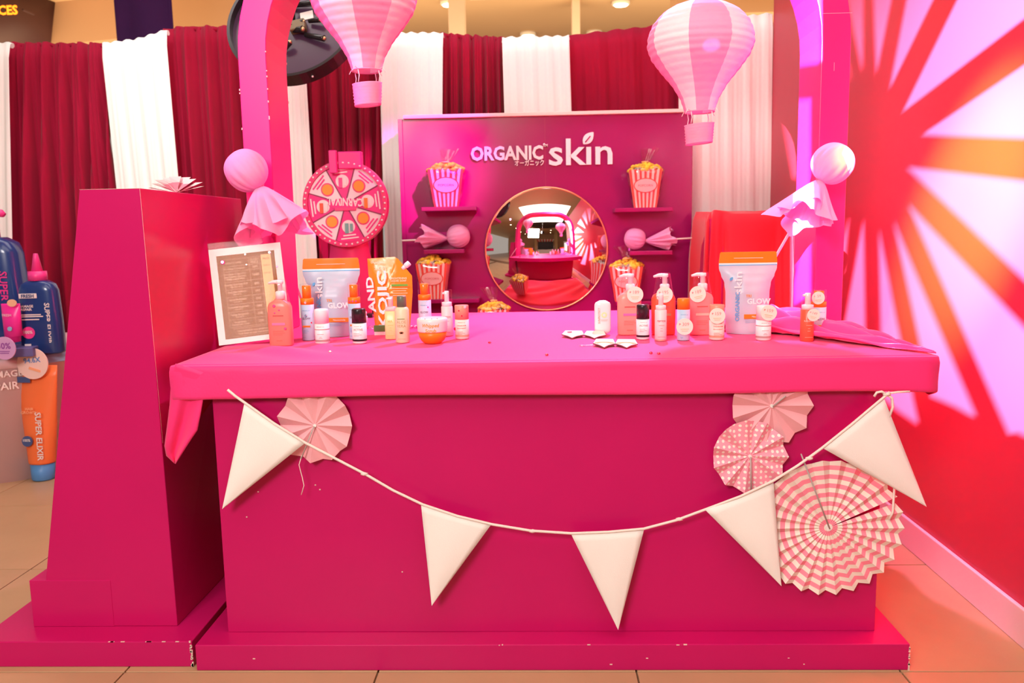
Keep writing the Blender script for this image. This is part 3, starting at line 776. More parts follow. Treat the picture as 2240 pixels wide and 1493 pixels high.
# tall box under red cloth at the right
q0, q1 = atY(1549, 468, 4.75), atY(1741, 470, 4.75)
t = thing('draped_box', 'tall box draped in bright red cloth between the board and the red wall', 'draped box', ((q0.x + q1.x) / 2, 4.95, 0))
cx, hw, hd, zt = (q0.x + q1.x) / 2, (q1.x - q0.x) / 2, .26, q0.z
MB().box((cx, 5.01, zt / 2 - .01), (hw * 2 - .03, hd * 2 - .04, zt - .03)).build('box', MAG, t, world=True)
def dr(u, v):
    a = 2 * PI * u; e = 2 / 7.0; ca, sa = math.cos(a), math.sin(a)
    x = math.copysign(abs(ca) ** e, ca); y = math.copysign(abs(sa) ** e, sa)
    fold = (.020 + .045 * v) * (math.sin(11 * a + 2 * v) * .6 + math.sin(19 * a + 1) * .4) * min(1, v * 4)
    if v < .08: s = v / .08; return (cx + x * hw * s, 5.01 + y * hd * s, zt + .014 * math.sin(5 * u * 6.28) * s + .01)
    return (cx + x * (hw + fold), 5.01 + y * (hd + fold), zt * (1 - (v - .08) / .92) + .015 + .014 * math.sin(5 * u * 6.28) * (1 - v))
MB().grid(dr, 120, 26, wrapu=True).build('cloth', REDCLOTH, t, world=True)

# ------------------------------------------------------------------ prize wheel
wc = atY(756, 446, 4.9); k = px(1, wc); R = 93 * k
t = thing('prize_wheel', 'round pink and white prize wheel on a flared stand', 'prize wheel', (wc.x, 4.9, 0))
HOT = mat('wheel_pink', (.86, .02, .28), .4); PALE = mat('wheel_white', (.93, .84, .86), .4); RIMP = mat('wheel_rim', (.84, .03, .20), .35)
P0 = Vector((0, 0, wc.z))
b = MB(); b.disc(P0 + Vector((0, .01, 0)), R * .93, .03, 64); b.build('back_disc', RIMP, t)
b = MB(); n = 64
for i in range(n):
    a0, a1 = 2 * PI * i / n, 2 * PI * (i + 1) / n
    V = []
    for a in (a0, a1):
        for rr, yy in ((.89, -.018), (1, -.018), (1, .045), (.89, .045)): V.append(P0 + Vector((rr * R * math.cos(a), yy, rr * R * math.sin(a))))
    b.add(V, [[j, (j + 1) % 4, 4 + (j + 1) % 4, 4 + j] for j in range(4)])
rim = b.build('rim', RIMP, t)
me = None
for i in range(44):
    a = 2 * PI * i / 44
    if me is None:
        o = MB().ico((0, 0, 0), R * .030, 1).build('bulb', mat('silver_bulb', (.90, .82, .84), .25, metal=.2), rim); me = o.data
    else: o = lnk('bulb', me, None, rim)
    o.location = P0 + Vector((.945 * R * math.cos(a), -.022, .945 * R * math.sin(a)))
off = math.radians(95.5 - 22.5)
ICO = mat('icon_orange', (.92, .38, .04), .5); ICP = mat('icon_pink', (.85, .06, .25), .5); ICW = mat('icon_white', (.90, .84, .84), .5); DARKL = mat('wheel_line', (.25, .03, .10), .5)
for i in range(8):
    a0 = off + i * PI / 4; m_ = HOT if i % 2 == 0 else PALE
    pts = [P0 + Vector((0, -.004, 0))] + [P0 + Vector((.885 * R * math.cos(a0 + PI / 4 * j / 8), -.004, .885 * R * math.sin(a0 + PI / 4 * j / 8))) for j in range(9)]
    sg = MB().prism(pts, (0, .014, 0)).build('wheel_segment', m_, t)
    MB().box(P0 + Vector((.45 * R * math.cos(a0), -.006, .45 * R * math.sin(a0))), (.88 * R, .004, .006), rot=Matrix.Rotation(-a0, 3, 'Y')).build('divider', DARKL, t)
    am = a0 + PI / 8; c = P0 + Vector((.53 * R * math.cos(am), -.007, .53 * R * math.sin(am)))
    ic = MB().disc(c, R * .155, .004, 24).build('picture', ICW if i % 2 == 0 else ICP, sg)
    if i % 2:
        MB().disc(c + Vector((0, -.003, 0)), R * .125, .003, 24).build('print', ICO, sg)
    else:
        MB().box(c + Vector((-.01, -.003, -.01)), (.022, .004, .06), bev=.004).build('print', (PINKP, CORAL, mat('teal', (.2, .45, .42), .5), ORANGE)[i // 2], sg)
        MB().box(c + Vector((.018, -.003, -.005)), (.018, .004, .045), bev=.004).build('print', WHITE if i != 4 else MATS['teal'], sg)
    for j, rr in enumerate((.80, .73)):
        MB().box(P0 + Vector((rr * R * math.cos(am), -.007, rr * R * math.sin(am))), (.105 - .03 * j, .004, .008), rot=Matrix.Rotation(PI / 2 - am, 3, 'Y')).build('print_line', PALE if i % 2 == 0 else HOT, sg)
MB().disc(P0 + Vector((-.0, -.012, .0)), R * .40, .006, 32, ry=R * .13).build('name_plate', HOT, t)
text('CARNIVAL', P0 + Vector((0, -.014, .012)), PALE, t, w=R * .86, h=R * .19, rot=PI - .06, bold=.03)
MB().box(P0 + Vector((.0, -.014, -R * .12)), (R * .5, .004, .018), bev=.004).build('name_ribbon', ICP, t)
b = MB(); top = P0.z + R
b.box((-.05, -.05, top - .01), (.045, .03, .13), bev=.004); b.box((.04, -.0, top + .0), (.14, .05, .10), bev=.006); b.build('pointer_bracket', HOT, t)
def std(u, v):
    w = (.10 + .09 * (1 - v) ** 2 + .16 * (1 - v)); return ((u * 2 - 1) * w, .06, v * (P0.z - R * .5))
b = MB(); b.grid(std, 2, 16); fo = b.build('stand', RIMP, t, solid=.03)
MB().box((0, .06, .02), (.60, .40, .04), bev=.006).build('base', RIMP, t)

# ------------------------------------------------------------------ black lamp disc hanging behind the arch
c = atY(648, 56, 4.55)
t = thing('lamp_disc', 'black round lighting disc with small fixtures hanging behind the left arch post', 'light fixture', c)
RD = px(146, c)
tilt = Matrix.Rotation(-.20, 4, 'Y') @ Matrix.Rotation(math.radians(64), 4, 'X')
DISCM = mat('smoky_purple_black', (.06, .025, .055), .25, spec=.6)
b = MB(); b.loft([(0, RD, RD), (.02, RD, RD)], 56); b.xf(tilt).build('plate', DISCM, t)
b = MB(); n = 56
for i in range(n):
    a0, a1 = 2 * PI * i / n, 2 * PI * (i + 1) / n; V = []
    for a in (a0, a1):
        for rr, zz in ((.965, -.025), (1.01, -.025), (1.01, .06), (.965, .06)): V.append((rr * RD * math.cos(a), rr * RD * math.sin(a), zz))
    b.add(V, [[j, (j + 1) % 4, 4 + (j + 1) % 4, 4 + j] for j in range(4)])
b.xf(tilt).build('rim', BLACK, t)
rnd = random.Random(11)
nrm = (tilt.to_3x3() @ Vector((0, 0, 1)))
def on_disc(x, y, lift):
    d = ray(x, y); return CAM + d * ((c + nrm * (lift + .02) - CAM).dot(nrm) / d.dot(nrm)) - c
LITB = mat('bronze_lens', (.55, .36, .20), .2, metal=.8)
for (x0, y0, x1, y1, r_) in ((668, 76, 709, 84, .016), (640, 50, 664, 47, .012), (622, 108, 634, 92, .016), (640, 66, 662, 64, .018), (676, 46, 700, 43, .014), (640, 12, 690, 6, .016), (628, 36, 636, 58, .013)):
    a_, b_ = on_disc(x0, y0, .02), on_disc(x1, y1, .035)
    fx = MB().tube([a_, a_ + (b_ - a_) * .9, b_], [r_ * .8, r_, r_ * 1.05], 12).build('fixture', BLACK, t)
    MB().ico(b_, r_ * .85, 1).build('lens', LITB, fx)
a_ = on_disc(652, 58, .02); MB().box(a_, (.085, .06, .045), bev=.006, rot=tilt.to_3x3()).build('driver_box', mat('olive_metal', (.16, .11, .05), .4), t)
a_ = on_disc(671, 34, .003); MB().box(a_, (.07, .05, .003), rot=tilt.to_3x3()).build('sticker', WPAPER, t)
MB().ico(tilt @ Vector((.06, -RD * 1.01, .02)), .006, 1).build('screw', WHITE, t)
MB().tube([tilt @ Vector((0, 0, .03)), (0, 0, 4.79 - c.z)], .008, 6).build('cable', BLACK, t)

# ------------------------------------------------------------------ paper hot-air balloons hanging from the arch
BPINK = paper('balloon_pink_paper', (.94, .46, .66), .25, .35, 30); BWHITE = paper('balloon_white_paper', (.95, .92, .91), .18, .35, 30)
STR = mat('white_string', (.9, .86, .84), .8)
def balloon(cx, ytop, ybot, bask, wmax, label, rot, Y):
    c = atY(cx, ybot, Y); k = px(1, c); H_ = (ybot - ytop) * k; Rm = wmax / 2 * k
    t = thing('paper_balloon', label, 'paper balloon', (c.x, Y, c.z), rot, 'paper hot-air balloons hanging from the arch')
    pr = [(0, .28), (.12, .36), (.25, .52), (.38, .74), (.50, .92), (.60, 1.0), (.70, .985), (.80, .90), (.89, .74), (.95, .54), (.985, .34), (1.0, .14)]
    def rad(v):
        for (a, ra), (b_, rb) in zip(pr, pr[1:]):
            if a <= v <= b_:
                f = (v - a) / (b_ - a); return ra + (rb - ra) * f
        return pr[-1][1]
    for g in range(8):
        def P(u, v):
            a = g * PI / 4 + u * PI / 4 - PI / 8 - PI / 2
            w = abs(math.sin(v * PI * 17))
            r = Rm * rad(v) * (1 - .016 * (1 - w) - .012 * math.sin(PI * u))
            return (r * math.cos(a), r * math.sin(a), v * H_)
        MB().grid(P, 6, 85).build('gore', BPINK if g % 2 == 0 else BWHITE, t, fixn=False)
    MB().tube([(Rm * .28 * math.cos(2 * PI * i / 24), Rm * .28 * math.sin(2 * PI * i / 24), .0) for i in range(25)], .0022, 6).build('mouth_ring', BPINK, t)
    bz0, bz1 = (ybot - bask[1]) * k, (ybot - bask[0]) * k; br = Rm * .275
    b = MB()
    b.grid(lambda u, v: ((br * (.90 + .10 * v) + .002 * math.sin(v * 40)) * math.cos(2 * PI * u), (br * (.90 + .10 * v) + .002 * math.sin(v * 40)) * math.sin(2 * PI * u), bz0 + (bz1 - bz0) * v + .004 * math.cos(2 * PI * u)), 28, 14, wrapu=True)
    b.build('basket', BPINK, t, solid=.001, fixn=False)
    MB().loft([(bz0 + .006, br * .72, br * .72), (bz0 + .008, br * .72, br * .72)], 20).build('basket_floor', WPAPER, t)
    for i in range(4):
        a = PI / 4 + i * PI / 2
        e0 = Vector((Rm * .27 * math.cos(a), Rm * .27 * math.sin(a), 0)); e1 = Vector((br * .98 * math.cos(a), br * .98 * math.sin(a), bz1))
        MB().tube([e0, (e0 + e1) / 2 + Vector((.004, 0, 0)), e1], .0018, 6).build('string', STR, t)
        MB().tube([e0, e0 + Vector((.02 * math.cos(a), -.01, .008)), e0 + Vector((.035 * math.cos(a), -.015, -.012))], .0013, 5).build('string_end', STR, t)
    MB().tube([(0, 0, H_ * .99), (0, 0, TOP - PW - c.z)], .0009, 5).build('hanging_thread', STR, t)
balloon(802, -85, 155, (182, 229), 232, 'pink and white striped paper balloon with basket, left one, cut by the top edge', .36, 3.335)
balloon(1530, 14, 245, (271, 313), 231, 'pink and white striped paper balloon with basket, right one, fully in view', .0, 3.335)

# ------------------------------------------------------------------ paper-wrapped lollipops
def lolly(tie, head, hr, skirt_dir, L, spread, stick_to, label, seed=0, rest=None):
    tie, head, skirt_dir = Vector(tie), Vector(head), Vector(skirt_dir).normalized()
    rnd = random.Random(seed); t = thing('lollipop', label, 'lollipop', rest if rest is not None else tie)
    axis = (head - tie).normalized(); q = axis.to_track_quat('Z', 'Y').to_matrix().to_4x4()
    b = MB(); d = (head - tie).length
    pr = [(0, .16), (.12, .30), (.3, .68), (.55, .95), (.8, 1.0), (1.15, .95), (1.45, .75), (1.7, .42), (1.8, .02)]
    def P(u, v):
        th = PI * (.06 + .94 * v); z = .88 - .90 * math.cos(th) ; r = math.sin(th) ** .9 if th < PI else 0
        if v < .12: r = max(r, .16)
        a = 2 * PI * u
        pl = abs(math.sin(8 * a + .6 * math.sin(3 * v + seed))) ** .6 - .6
        r *= 1 + .055 * pl * (1 - v) ** 1.1 * 1.6 + .03 * math.sin(3 * a + 4 * v + seed) + .012 * math.sin(13 * a + 9 * v)
        return q @ Vector((r * hr * math.cos(a), r * hr * math.sin(a), z * hr * 1.12)) + tie
    b.grid(P, 96, 28, wrapu=True); b.build('wrapped_head', LILACP, t, world=True)
    qs = skirt_dir.to_track_quat('Z', 'Y').to_matrix().to_4x4()
    def S(u, v, layer=0):
        a = 2 * PI * u
        sq = 1 / max(abs(math.cos(a + layer)), abs(math.sin(a + layer)))          # a square sheet of paper
        r = (.10 + .90 * v ** .75) * spread * (.78 + .22 * sq) * (1 + (.24 * math.sin(5 * a + seed + layer * 3) + .10 * math.sin(11 * a + 2 * seed + 3 * v)) * v)
        z = v * L * (.60 + .32 * sq + .15 * math.sin(3 * a + seed)) 
        return qs @ Vector((r * math.cos(a), r * math.sin(a) * .62, z)) + tie
    MB().grid(lambda u, v: S(u, v), 96, 14, wrapu=True).build('paper_skirt', LILACP, t, world=True)
    MB().grid(lambda u, v: S(u, v * .86, .8), 96, 12, wrapu=True).build('paper_skirt', LILACP, t, world=True)
    MB().tube([tie + q @ Vector((hr * .17 * math.cos(2 * PI * i / 14), hr * .17 * math.sin(2 * PI * i / 14), 0)) for i in range(15)], hr * .06, 6).build('ribbon_tie', mat('pink_ribbon', (.88, .25, .42), .4), t, world=True)
    MB().tube([tie, Vector(stick_to)], .0055, 10).build('stick', mat('white_stick', (.90, .80, .74), .5), t, world=True)
Yl = 3.09
lolly(atY(570, 408, Yl), atY(549, 385, Yl - .01), px(45, atY(545, 375, Yl)), atY(612, 520, Yl - .02) - atY(570, 408, Yl), 0.185, .155, atZ(672, 690, HC + .004), 'large lilac paper lollipop leaning by the left arch post', 1)
lolly(atY(1793, 394, Yl), atY(1812, 370, Yl - .01), px(44, atY(1828, 350, Yl)), atY(1758, 470, Yl - .03) - atY(1793, 394, Yl), .165, .125, atZ(1622, 690, HC + .004), 'large lilac paper lollipop leaning by the right arch post', 2)
zs = SHELFS[2]; hr = px(25, atY(1000, 522, SY))
lolly((atY(979, 526, SY).x, SY, zs + hr * .9), (atY(990, 522, SY).x, SY, zs + hr * 1.0), hr, (-1, 0, .12), .17, .10, (atY(881, 527, SY).x, SY - .04, zs + hr * .8), 'lilac paper lollipop lying on the middle left shelf', 3)
zs = SHELFS[3]; hr = px(23, atY(1392, 529, SY))
lolly((atY(1411, 530, SY).x, SY, zs + hr * .9), (atY(1402, 530, SY).x, SY, zs + hr * 1.0), hr, (1, 0, .08), .17, .095, (atY(1512, 520, SY).x, SY - .04, zs + hr * 1.1), 'lilac paper lollipop lying on the middle right shelf', 4)

# ------------------------------------------------------------------ products on the counter
TZ = HC + .0012
TAGM = mat('cream_tag', (.93, .86, .72), .5); TAGR = mat('tag_print', (.72, .32, .30), .6); TAGG = mat('tag_green_print', (.55, .66, .40), .6)
def spotat(cx, yb, dep=0):
    c = atZ(cx, yb, TZ); return c + Vector((0, dep, 0)), px(1, c)
def bars(t, y, x, lines, m_, h=.0022, align='c'):
    """tiny unreadable print lines: lines = [(z, width)]"""
    for z, w in lines: MB().box((x if align == 'c' else x + w / 2, y, z), (w, .0006, h)).build('print_line', m_, t)
def price_tag(t, x, z, y, r, price, rot=0, name='price_tag'):
    tg = MB().disc((x, y - .0015, z), r, .0015, 28).build(name, TAGM, t)
    M = Matrix.Translation((x, y - .0024, z)) @ Matrix.Rotation(-rot, 4, 'Y')
    text('₱', (-r * .58, 0, r * .30), TAGR, tg, h=r * .24, M=M); text(price, (r * .12, 0, r * .30), TAGR, tg, h=r * .40, M=M)
    for i in range(2):
        MB().box((0, 0, -r * (.28 + .22 * i)), (r * (1.0 - .25 * i), .0005, r * .07)).xf(M).build('print_line', TAGG, tg)
    return tg
def gem(parent, c, r, m_, name='rhinestone'):
    return MB().loft([(-r * .15, r * .9, r * .9), (0, r, r), (r * .45, r * .62, r * .62)], 8, sm=False).xf(Matrix.Translation(c) @ Matrix.Rotation(PI / 2, 4, 'X')).build(name, m_, parent)
GEMP = mat('pink_rhinestone', (.85, .15, .45), .05, metal=.3, spec=1); GEMW = mat('clear_rhinestone', (.92, .85, .86), .05, metal=.4, spec=1); GEMB = mat('blue_rhinestone', (.25, .55, .75), .05, metal=.4, spec=1); GEMR = mat('red_rhinestone', (.70, .01, .05), .06, spec=1)

def pump_bottle(cx, yt, yb, w, label, body, price=None, tagpos=None, flip=-1, band=None, gems=(), bandm=None, brand=None):
    p, k = spotat(cx, yb); ww, hh = w * k, (yb - yt) * k; rx, ry = ww / 2, ww * .30
    t = thing('pump_bottle', label, 'bottle', p + Vector((0, ry, 0)), 0, 'pump bottles')
    bh = hh * .70
    MB().loft([(0, rx * .93, ry * .9), (.004, rx * .98, ry * .98), (bh * .5, rx, ry), (bh * .84, rx * .99, ry * .98), (bh * .92, rx * .86, ry * .9), (bh * .97, rx * .55, ry * .72), (bh, rx * .36, ry * .6), (bh * 1.02, rx * .36, ry * .6)], 40, 3.2).build('body', body, t)
    MB().loft([(bh * 1.01, rx * .40, rx * .40), (bh * 1.16, rx * .40, rx * .40), (bh * 1.18, rx * .30, rx * .30)], 24, c=(rx * .1, 0, 0)).build('collar', WHITE, t)
    hd = MB().loft([(bh * 1.17, rx * .2, rx * .2), (hh * .93, rx * .2, rx * .2), (hh * .94, rx * .30, rx * .30), (hh * .985, rx * .30, rx * .30), (hh * .99, rx * .26, rx * .26)], 20, c=(rx * .1, 0, 0))
    hd.tube([(rx * .1, 0, hh * .965), (rx * .1 + flip * rx * .5, -.001, hh * .965), (rx * .1 + flip * rx * .95, -.002, hh * .945)], [rx * .18, rx * .15, rx * .09], 10)
    hd.build('pump_head', WHITE, t)
    MB().loft([(bh * .93, rx * .86, ry * .95), (bh * 1.08, rx * .74, ry * .93), (hh * .90, rx * .62, ry * .9), (hh * .995, rx * .56, ry * .85), (hh, rx * .5, ry * .7)], 36, 3.0).build('clear_cap', CLEAR, t)
    yf = -ry - .0006
    bars(t, yf, 0, [(bh * .66, rx * .9)], mat('brown_print', (.48, .10, .09), .6), .0034)
    MB().box((0, yf, bh * .48), (rx * 1.1, .0008, bh * .055), bev=.0003).build('label_band', bandm or mat('pink_band', (.88, .22, .42), .5), t)
    bars(t, yf, -rx * .5, [(bh * .33, rx * .9), (bh * .29, rx * 1.0), (bh * .25, rx * .8)], mat('dark_salmon_print', (.70, .16, .12), .6), .0012, 'l')
    bars(t, yf, 0, [(bh * .12, rx * .5)], MATS['dark_salmon_print'], .0024)
    if brand: text(brand, (0, yf, bh * .60), MATS['brown_print'], t, w=rx * 1.1)
    if price: price_tag(t, tagpos[0] * rx, tagpos[1] * hh, -ry - .002, rx * .68, price, tagpos[2])
    for gx, gz, gr in gems: gem(t, (gx * rx, yf, gz * bh), gr, GEMP)
    return t
SALM2 = mat('light_salmon_lotion', (.93, .34, .28), .3, sub=.15); DEEP = mat('deep_coral_lotion', (.92, .10, .045), .28, sub=.15); ROSE = mat('rose_lotion', (.93, .26, .26), .28, sub=.15)
pump_bottle(612, 612, 757, 52, 'salmon pump bottle with rhinestones in front of the price list', SALMON, gems=((-.3, .87, .0055), (.1, .78, .0032), (-.28, .72, .003), (.55, .38, .005)))
pump_bottle(1378, 598, 733, 52, 'light salmon pump bottle with 189 tag behind the black roll-on', SALM2, '189', (.42, .66, 0), bandm=mat('magenta_band', (.80, .16, .45), .5))
pump_bottle(1453, 598, 733, 52, 'deep coral pump bottle with 195 tag, middle of the three', DEEP, '195', (.0, .66, .05), bandm=mat('olive_band', (.38, .24, .10), .5))
t3 = pump_bottle(1536, 596, 733, 52, 'rose pump bottle with 189 tag, rightmost of the three', ROSE, '189', (-.42, .66, .2), bandm=mat('peach_band', (.95, .48, .38), .5))
MB().disc((0, -.0222 - .0006, .055), .0075, .0006, 20).build('round_seal', MATS['peach_band'], t3)

def spray_bottle(cx, yt, yb, w, label, price=None, tagpos=None, cap='clear', gems=(), word='GLOW'):
    p, k = spotat(cx, yb); r = w * k / 2; hh = (yb - yt) * k
    t = thing('spray_bottle', label, 'bottle', p + Vector((0, r, 0)), 0, 'pale blue and orange bottles')
    bh = hh * (.64 if cap == 'clear' else .74)
    MB().loft([(0, r * .93, r * .93), (.003, r, r), (bh, r, r)], 32).build('body', PALEBLUE, t)
    if cap == 'clear':
        MB().loft([(bh, r * .99, r * .99), (bh + hh * .11, r * .99, r * .99), (bh + hh * .115, r * .8, r * .8)], 32).build('collar', ORANGE, t)
        MB().loft([(bh + hh * .11, r * .66, r * .66), (hh * .97, r * .66, r * .66), (hh * .975, r * .6, r * .6)], 28).build('spray_head', ORANGE, t)
        MB().loft([(bh + hh * .112, r * .98, r * .98), (hh, r * .95, r * .95), (hh + .0008, r * .9, r * .9)], 32).build('clear_cap', CLEAR, t)
    else:
        MB().loft([(bh, r * .98, r * .98), (hh * .98, r * .98, r * .98), (hh, r * .92, r * .92)], 32).build('cap', ORANGE, t)
    yf = -r - .0006; BLU = mat('blue_print', (.12, .36, .62), .6)
    text('ORGANIC skin', (0, yf, bh * .84), BLU, t, w=r * 1.25, R=r)
    text(word, (0, yf, bh * .62), mat('dark_print', (.16, .10, .16), .6), t, w=r * 1.35, R=r, bold=.02)
    MB().box((0, yf + .001, bh * .40), (r * 1.15, .002, bh * .045)).build('label_band', ORANGE, t)
    bars(t, yf + .0005, -r * .6, [(bh * .30, r * .8), (bh * .26, r * .9), (bh * .22, r * .7), (bh * .10, r * .4)], BLU, .001, 'l')
    for gx, gz, gr, gm in gems: gem(t, (gx * r, -r * math.sqrt(max(.05, 1 - gx * gx)) - .001, gz * bh), gr, gm)
    if price: price_tag(t, tagpos[0] * r, tagpos[1] * hh, -r - .003, tagpos[3] if len(tagpos) > 3 else r * 1.3, price, tagpos[2])
    return t
spray_bottle(672, 622, 745, 29, 'pale blue and orange spray bottle with rhinestones beside the salmon pump bottle', gems=((0, 1.06, .005, GEMW), (0, .70, .005, GEMB), (.7, .5, .003, GEMR)))
spray_bottle(775, 620, 742, 27, 'pale blue and orange spray bottle half behind the left black roll-on', gems=((-.5, 1.07, .0035, GEMP), (.0, 1.07, .0035, GEMP), (.5, 1.07, .0035, GEMP)))
spray_bottle(929, 618, 725, 28, 'pale blue and orange spray bottle behind the whipped scrub jar', gems=((.6, .78, .0035, GEMP), (-.7, .4, .003, GEMR)))
spray_bottle(1497, 653, 745, 28, 'pale blue bottle with opaque orange cap and 309 tag', '309', (0, .34, 0), cap='solid')
spray_bottle(1794, 634, 739, 33, 'pale blue bottle with orange collar and 59 tag, rightmost product', '59', (-.45, .84, .1, .022))

def roll_on(cx, yt, yb, w, label, capm, capfrac, bodym, bandm, words=None, price=None, tagpos=None, gems=(), wm=None, dome=True):
    p, k = spotat(cx, yb); r = w * k / 2; hh = (yb - yt) * k
    t = thing('roll_on', label, 'bottle', p + Vector((0, r, 0)), 0, 'roll-on deodorants')
    z1 = hh * (1 - capfrac)
    MB().loft([(0, r * .90, r * .90), (.003, r * .99, r * .99), (z1, r, r)], 32).build('body', bodym, t)
    top = [(z1 + .0006, r * .98, r * .98), (hh * .95, r * .965, r * .965), (hh * .985, r * .90, r * .90), (hh, r * .70, r * .70)] if dome else [(z1 + .0006, r * .985, r * .985), (hh * .985, r * .985, r * .985), (hh, r * .94, r * .94)]
    MB().loft(top, 32).build('cap', capm, t)
    yf = -r - .0006
    MB().loft([(hh * .07, r * 1.004, r * 1.004), (hh * .13, r * 1.004, r * 1.004)], 32, cap=False).build('label_band', bandm, t)
    wm = wm or GREY
    text('ORGANIC skin', (0, yf, z1 * .86), wm, t, w=r * 1.1, R=r)
    z = z1 * .70
    for wd_ in (words or []):
        text(wd_, (0, yf, z), wm, t, w=r * 1.35, R=r, bold=.015); z -= r * .36
    if not words:
        MB().loft([(z1 * .70, r * 1.003, r * 1.003), (z1 * .745, r * 1.003, r * 1.003)], 32, cap=False).build('label_stripe', mat('taupe_print', (.45, .33, .33), .6), t)
        bars(t, yf + .0006, 0, [(z1 * .5, r * .9), (z1 * .36, r * .3), (z1 * .30, r * .5)], wm, .0012)
    else: bars(t, yf + .0006, -r * .6, [(z - .004, r * .8), (z - .009, r * 1.1), (z - .013, r * .7)], wm, .001, 'l')
    for gx, gz, gr, gm in gems: gem(t, (gx * r, -r * math.sqrt(max(.05, 1 - gx * gx)) - .001, gz * hh), gr, gm)
    if price: price_tag(t, tagpos[0] * r, tagpos[1] * hh, -r - .003, r * 1.05, price, tagpos[2])
    return t
TAUPE = mat('taupe_band', (.40, .30, .30), .5); PINKW = mat('blush_white', (.92, .88, .87), .35); PEACH = mat('peach_cap', (.92, .33, .22), .4); CREAMB = mat('cream_label', (.90, .80, .70), .4)
roll_on(702, 676, 753, 32, 'white roll-on deodorant in front of the left big pouch', PINKW, .42, PINKW, TAUPE)
b1 = roll_on(784, 675, 752, 32, 'black-capped white roll-on left of the orange pouch', BLACK, .42, PINKW, BLACK, ['ACTIVE'])
b2 = roll_on(1408, 666, 743, 29, 'black-capped white roll-on in front of the light salmon pump bottle', BLACK, .42, PINKW, BLACK, ['ACTIVE'])
for o in (b1, b2):
    r = .018; MB().prism([Vector((x * .004, -r * 1.25, .033 + z * .005)) for x, z in ((-1, 1), (0, 1.3), (1, 1), (1, 0), (0, -1.2), (-1, 0))], (0, .001, 0)).build('shield_print', BLACK, o)
roll_on(1010, 668, 742, 31, 'cream roll-on with peach cap and rhinestones right of the whipped scrub jar', PEACH, .42, CREAMB, mat('peach_band2', (.85, .36, .24), .5), ['UNDERARM', 'DEODORANT'], dome=False, wm=mat('rust_print', (.60, .16, .10), .6), gems=((.55, .95, .006, GEMW), (-.3, .85, .003, GEMR), (.1, .70, .003, GEMR), (-.95, .3, .006, GEMR)))
roll_on(1571, 667, 744, 33, 'cream roll-on with peach cap and 159 tag beside the right big pouch', PEACH, .44, CREAMB, MATS['peach_band2'], ['UNDERARM', 'DEODORANT'], '159', (-.2, .70, 0), dome=False, wm=MATS['rust_print'])
roll_on(1674, 668, 745, 33, 'white roll-on with 159 tag in front of the right big pouch', PINKW, .42, PINKW, TAUPE, None, '159', (.35, .80, -.15))

# serum bottles
def serum(cx, yt, yb, w, label, bodym, capm, price=None, tagpos=None, clear_cap=True, word=None, wordm=None, basem=None, sq=2.0):
    p, k = spotat(cx, yb); r = w * k / 2; hh = (yb - yt) * k
    t = thing('serum_bottle', label, 'bottle', p + Vector((0, r, 0)))
    bh = hh * .63
    MB().loft([(0, r * .93, r * .93), (.002, r, r), (bh, r, r), (bh + .002, r * .9, r * .9)], 32, sq).build('body', bodym, t)
    MB().loft([(bh, r * .86, r * .86), (bh + hh * .10, r * .86, r * .86), (bh + hh * .11, r * .5, r * .5)], 28, sq).build('collar', capm, t)
    b = MB().loft([(bh + hh * .1, r * .42, r * .42), (hh * .93, r * .42, r * .42), (hh * .97, r * .40, r * .40)], 20)
    b.tube([(0, 0, hh * .93), (-r * .75, 0, hh * .92)], [r * .3, r * .16], 8); b.build('pump_head', capm, t)
    if clear_cap: MB().loft([(bh + hh * .02, r * .97, r * .97), (hh * .99, r * .95, r * .95), (hh, r * .88, r * .88)], 32, sq).build('clear_cap', CLEAR, t)
    if basem: MB().loft([(0.0005, r * 1.004, r * 1.004), (hh * .035, r * 1.004, r * 1.004)], 32, sq, cap=False).build('foot_ring', basem, t)
    yf = -r - .0008
    if word: text(word, (0, yf, bh * .66), wordm or GREY, t, w=r * (1.5 if len(word) > 2 else .8), R=r if sq == 2 else None, bold=.015)
    bars(t, yf + .0006, 0, [(bh * .52, r * .9), (bh * .42, r * .35), (bh * .34, r * .45), (bh * .14, r * 1.2)], wordm or GREY, .0009)
    if price: price_tag(t, tagpos[0] * r, tagpos[1] * hh, -r - .003, tagpos[3], price, tagpos[2])
    return t
BLUSH = mat('blush_label', (.90, .72, .70), .4); ROSEP = mat('dark_rose_print', (.42, .12, .16), .6)
serum(978, 634, 735, 25, 'slim blush serum pump behind the whipped scrub jar', BLUSH, WHITE, word='PEPTIDE', wordm=ROSEP)
serum(1447, 640, 746, 26, 'slim blush serum bottle in front of the deep coral pump bottle', BLUSH, mat('blush_clear', (.92, .76, .74), .3), word='PEPTIDE', wordm=ROSEP, basem=mat('gold_ring', (.85, .50, .38), .3, metal=.6), clear_cap=False)
serum(1769, 638, 747, 29, 'coral serum bottle with 149 tag at the right end', CORAL, WHITE, '149', (.55, .54, -.25, .021), word='RADIANT', wordm=mat('pale_print', (.95, .62, .52), .6))
YEL = mat('pale_yellow_lotion', (.92, .72, .32), .3, sub=.15)
serum(855, 646, 742, 26, 'pale yellow square bottle with pink cap behind the aloe bottle', YEL, mat('blush_cap', (.90, .62, .60), .35), word='HA', wordm=mat('lime_print', (.45, .60, .15), .6), sq=5)
p, k = spotat(879, 750); r = 15.5 * k; hh = 102 * k
t = thing('aloe_bottle', 'pale yellow aloe bottle with dark green cap in front of the orange pouch', 'bottle', p + Vector((0, r, 0)))
AB = mat('aloe_cream', (.93, .74, .48), .35, sub=.1); DG = mat('dark_green_cap', (.10, .16, .11), .35); GP = mat('olive_print', (.30, .36, .16), .6)
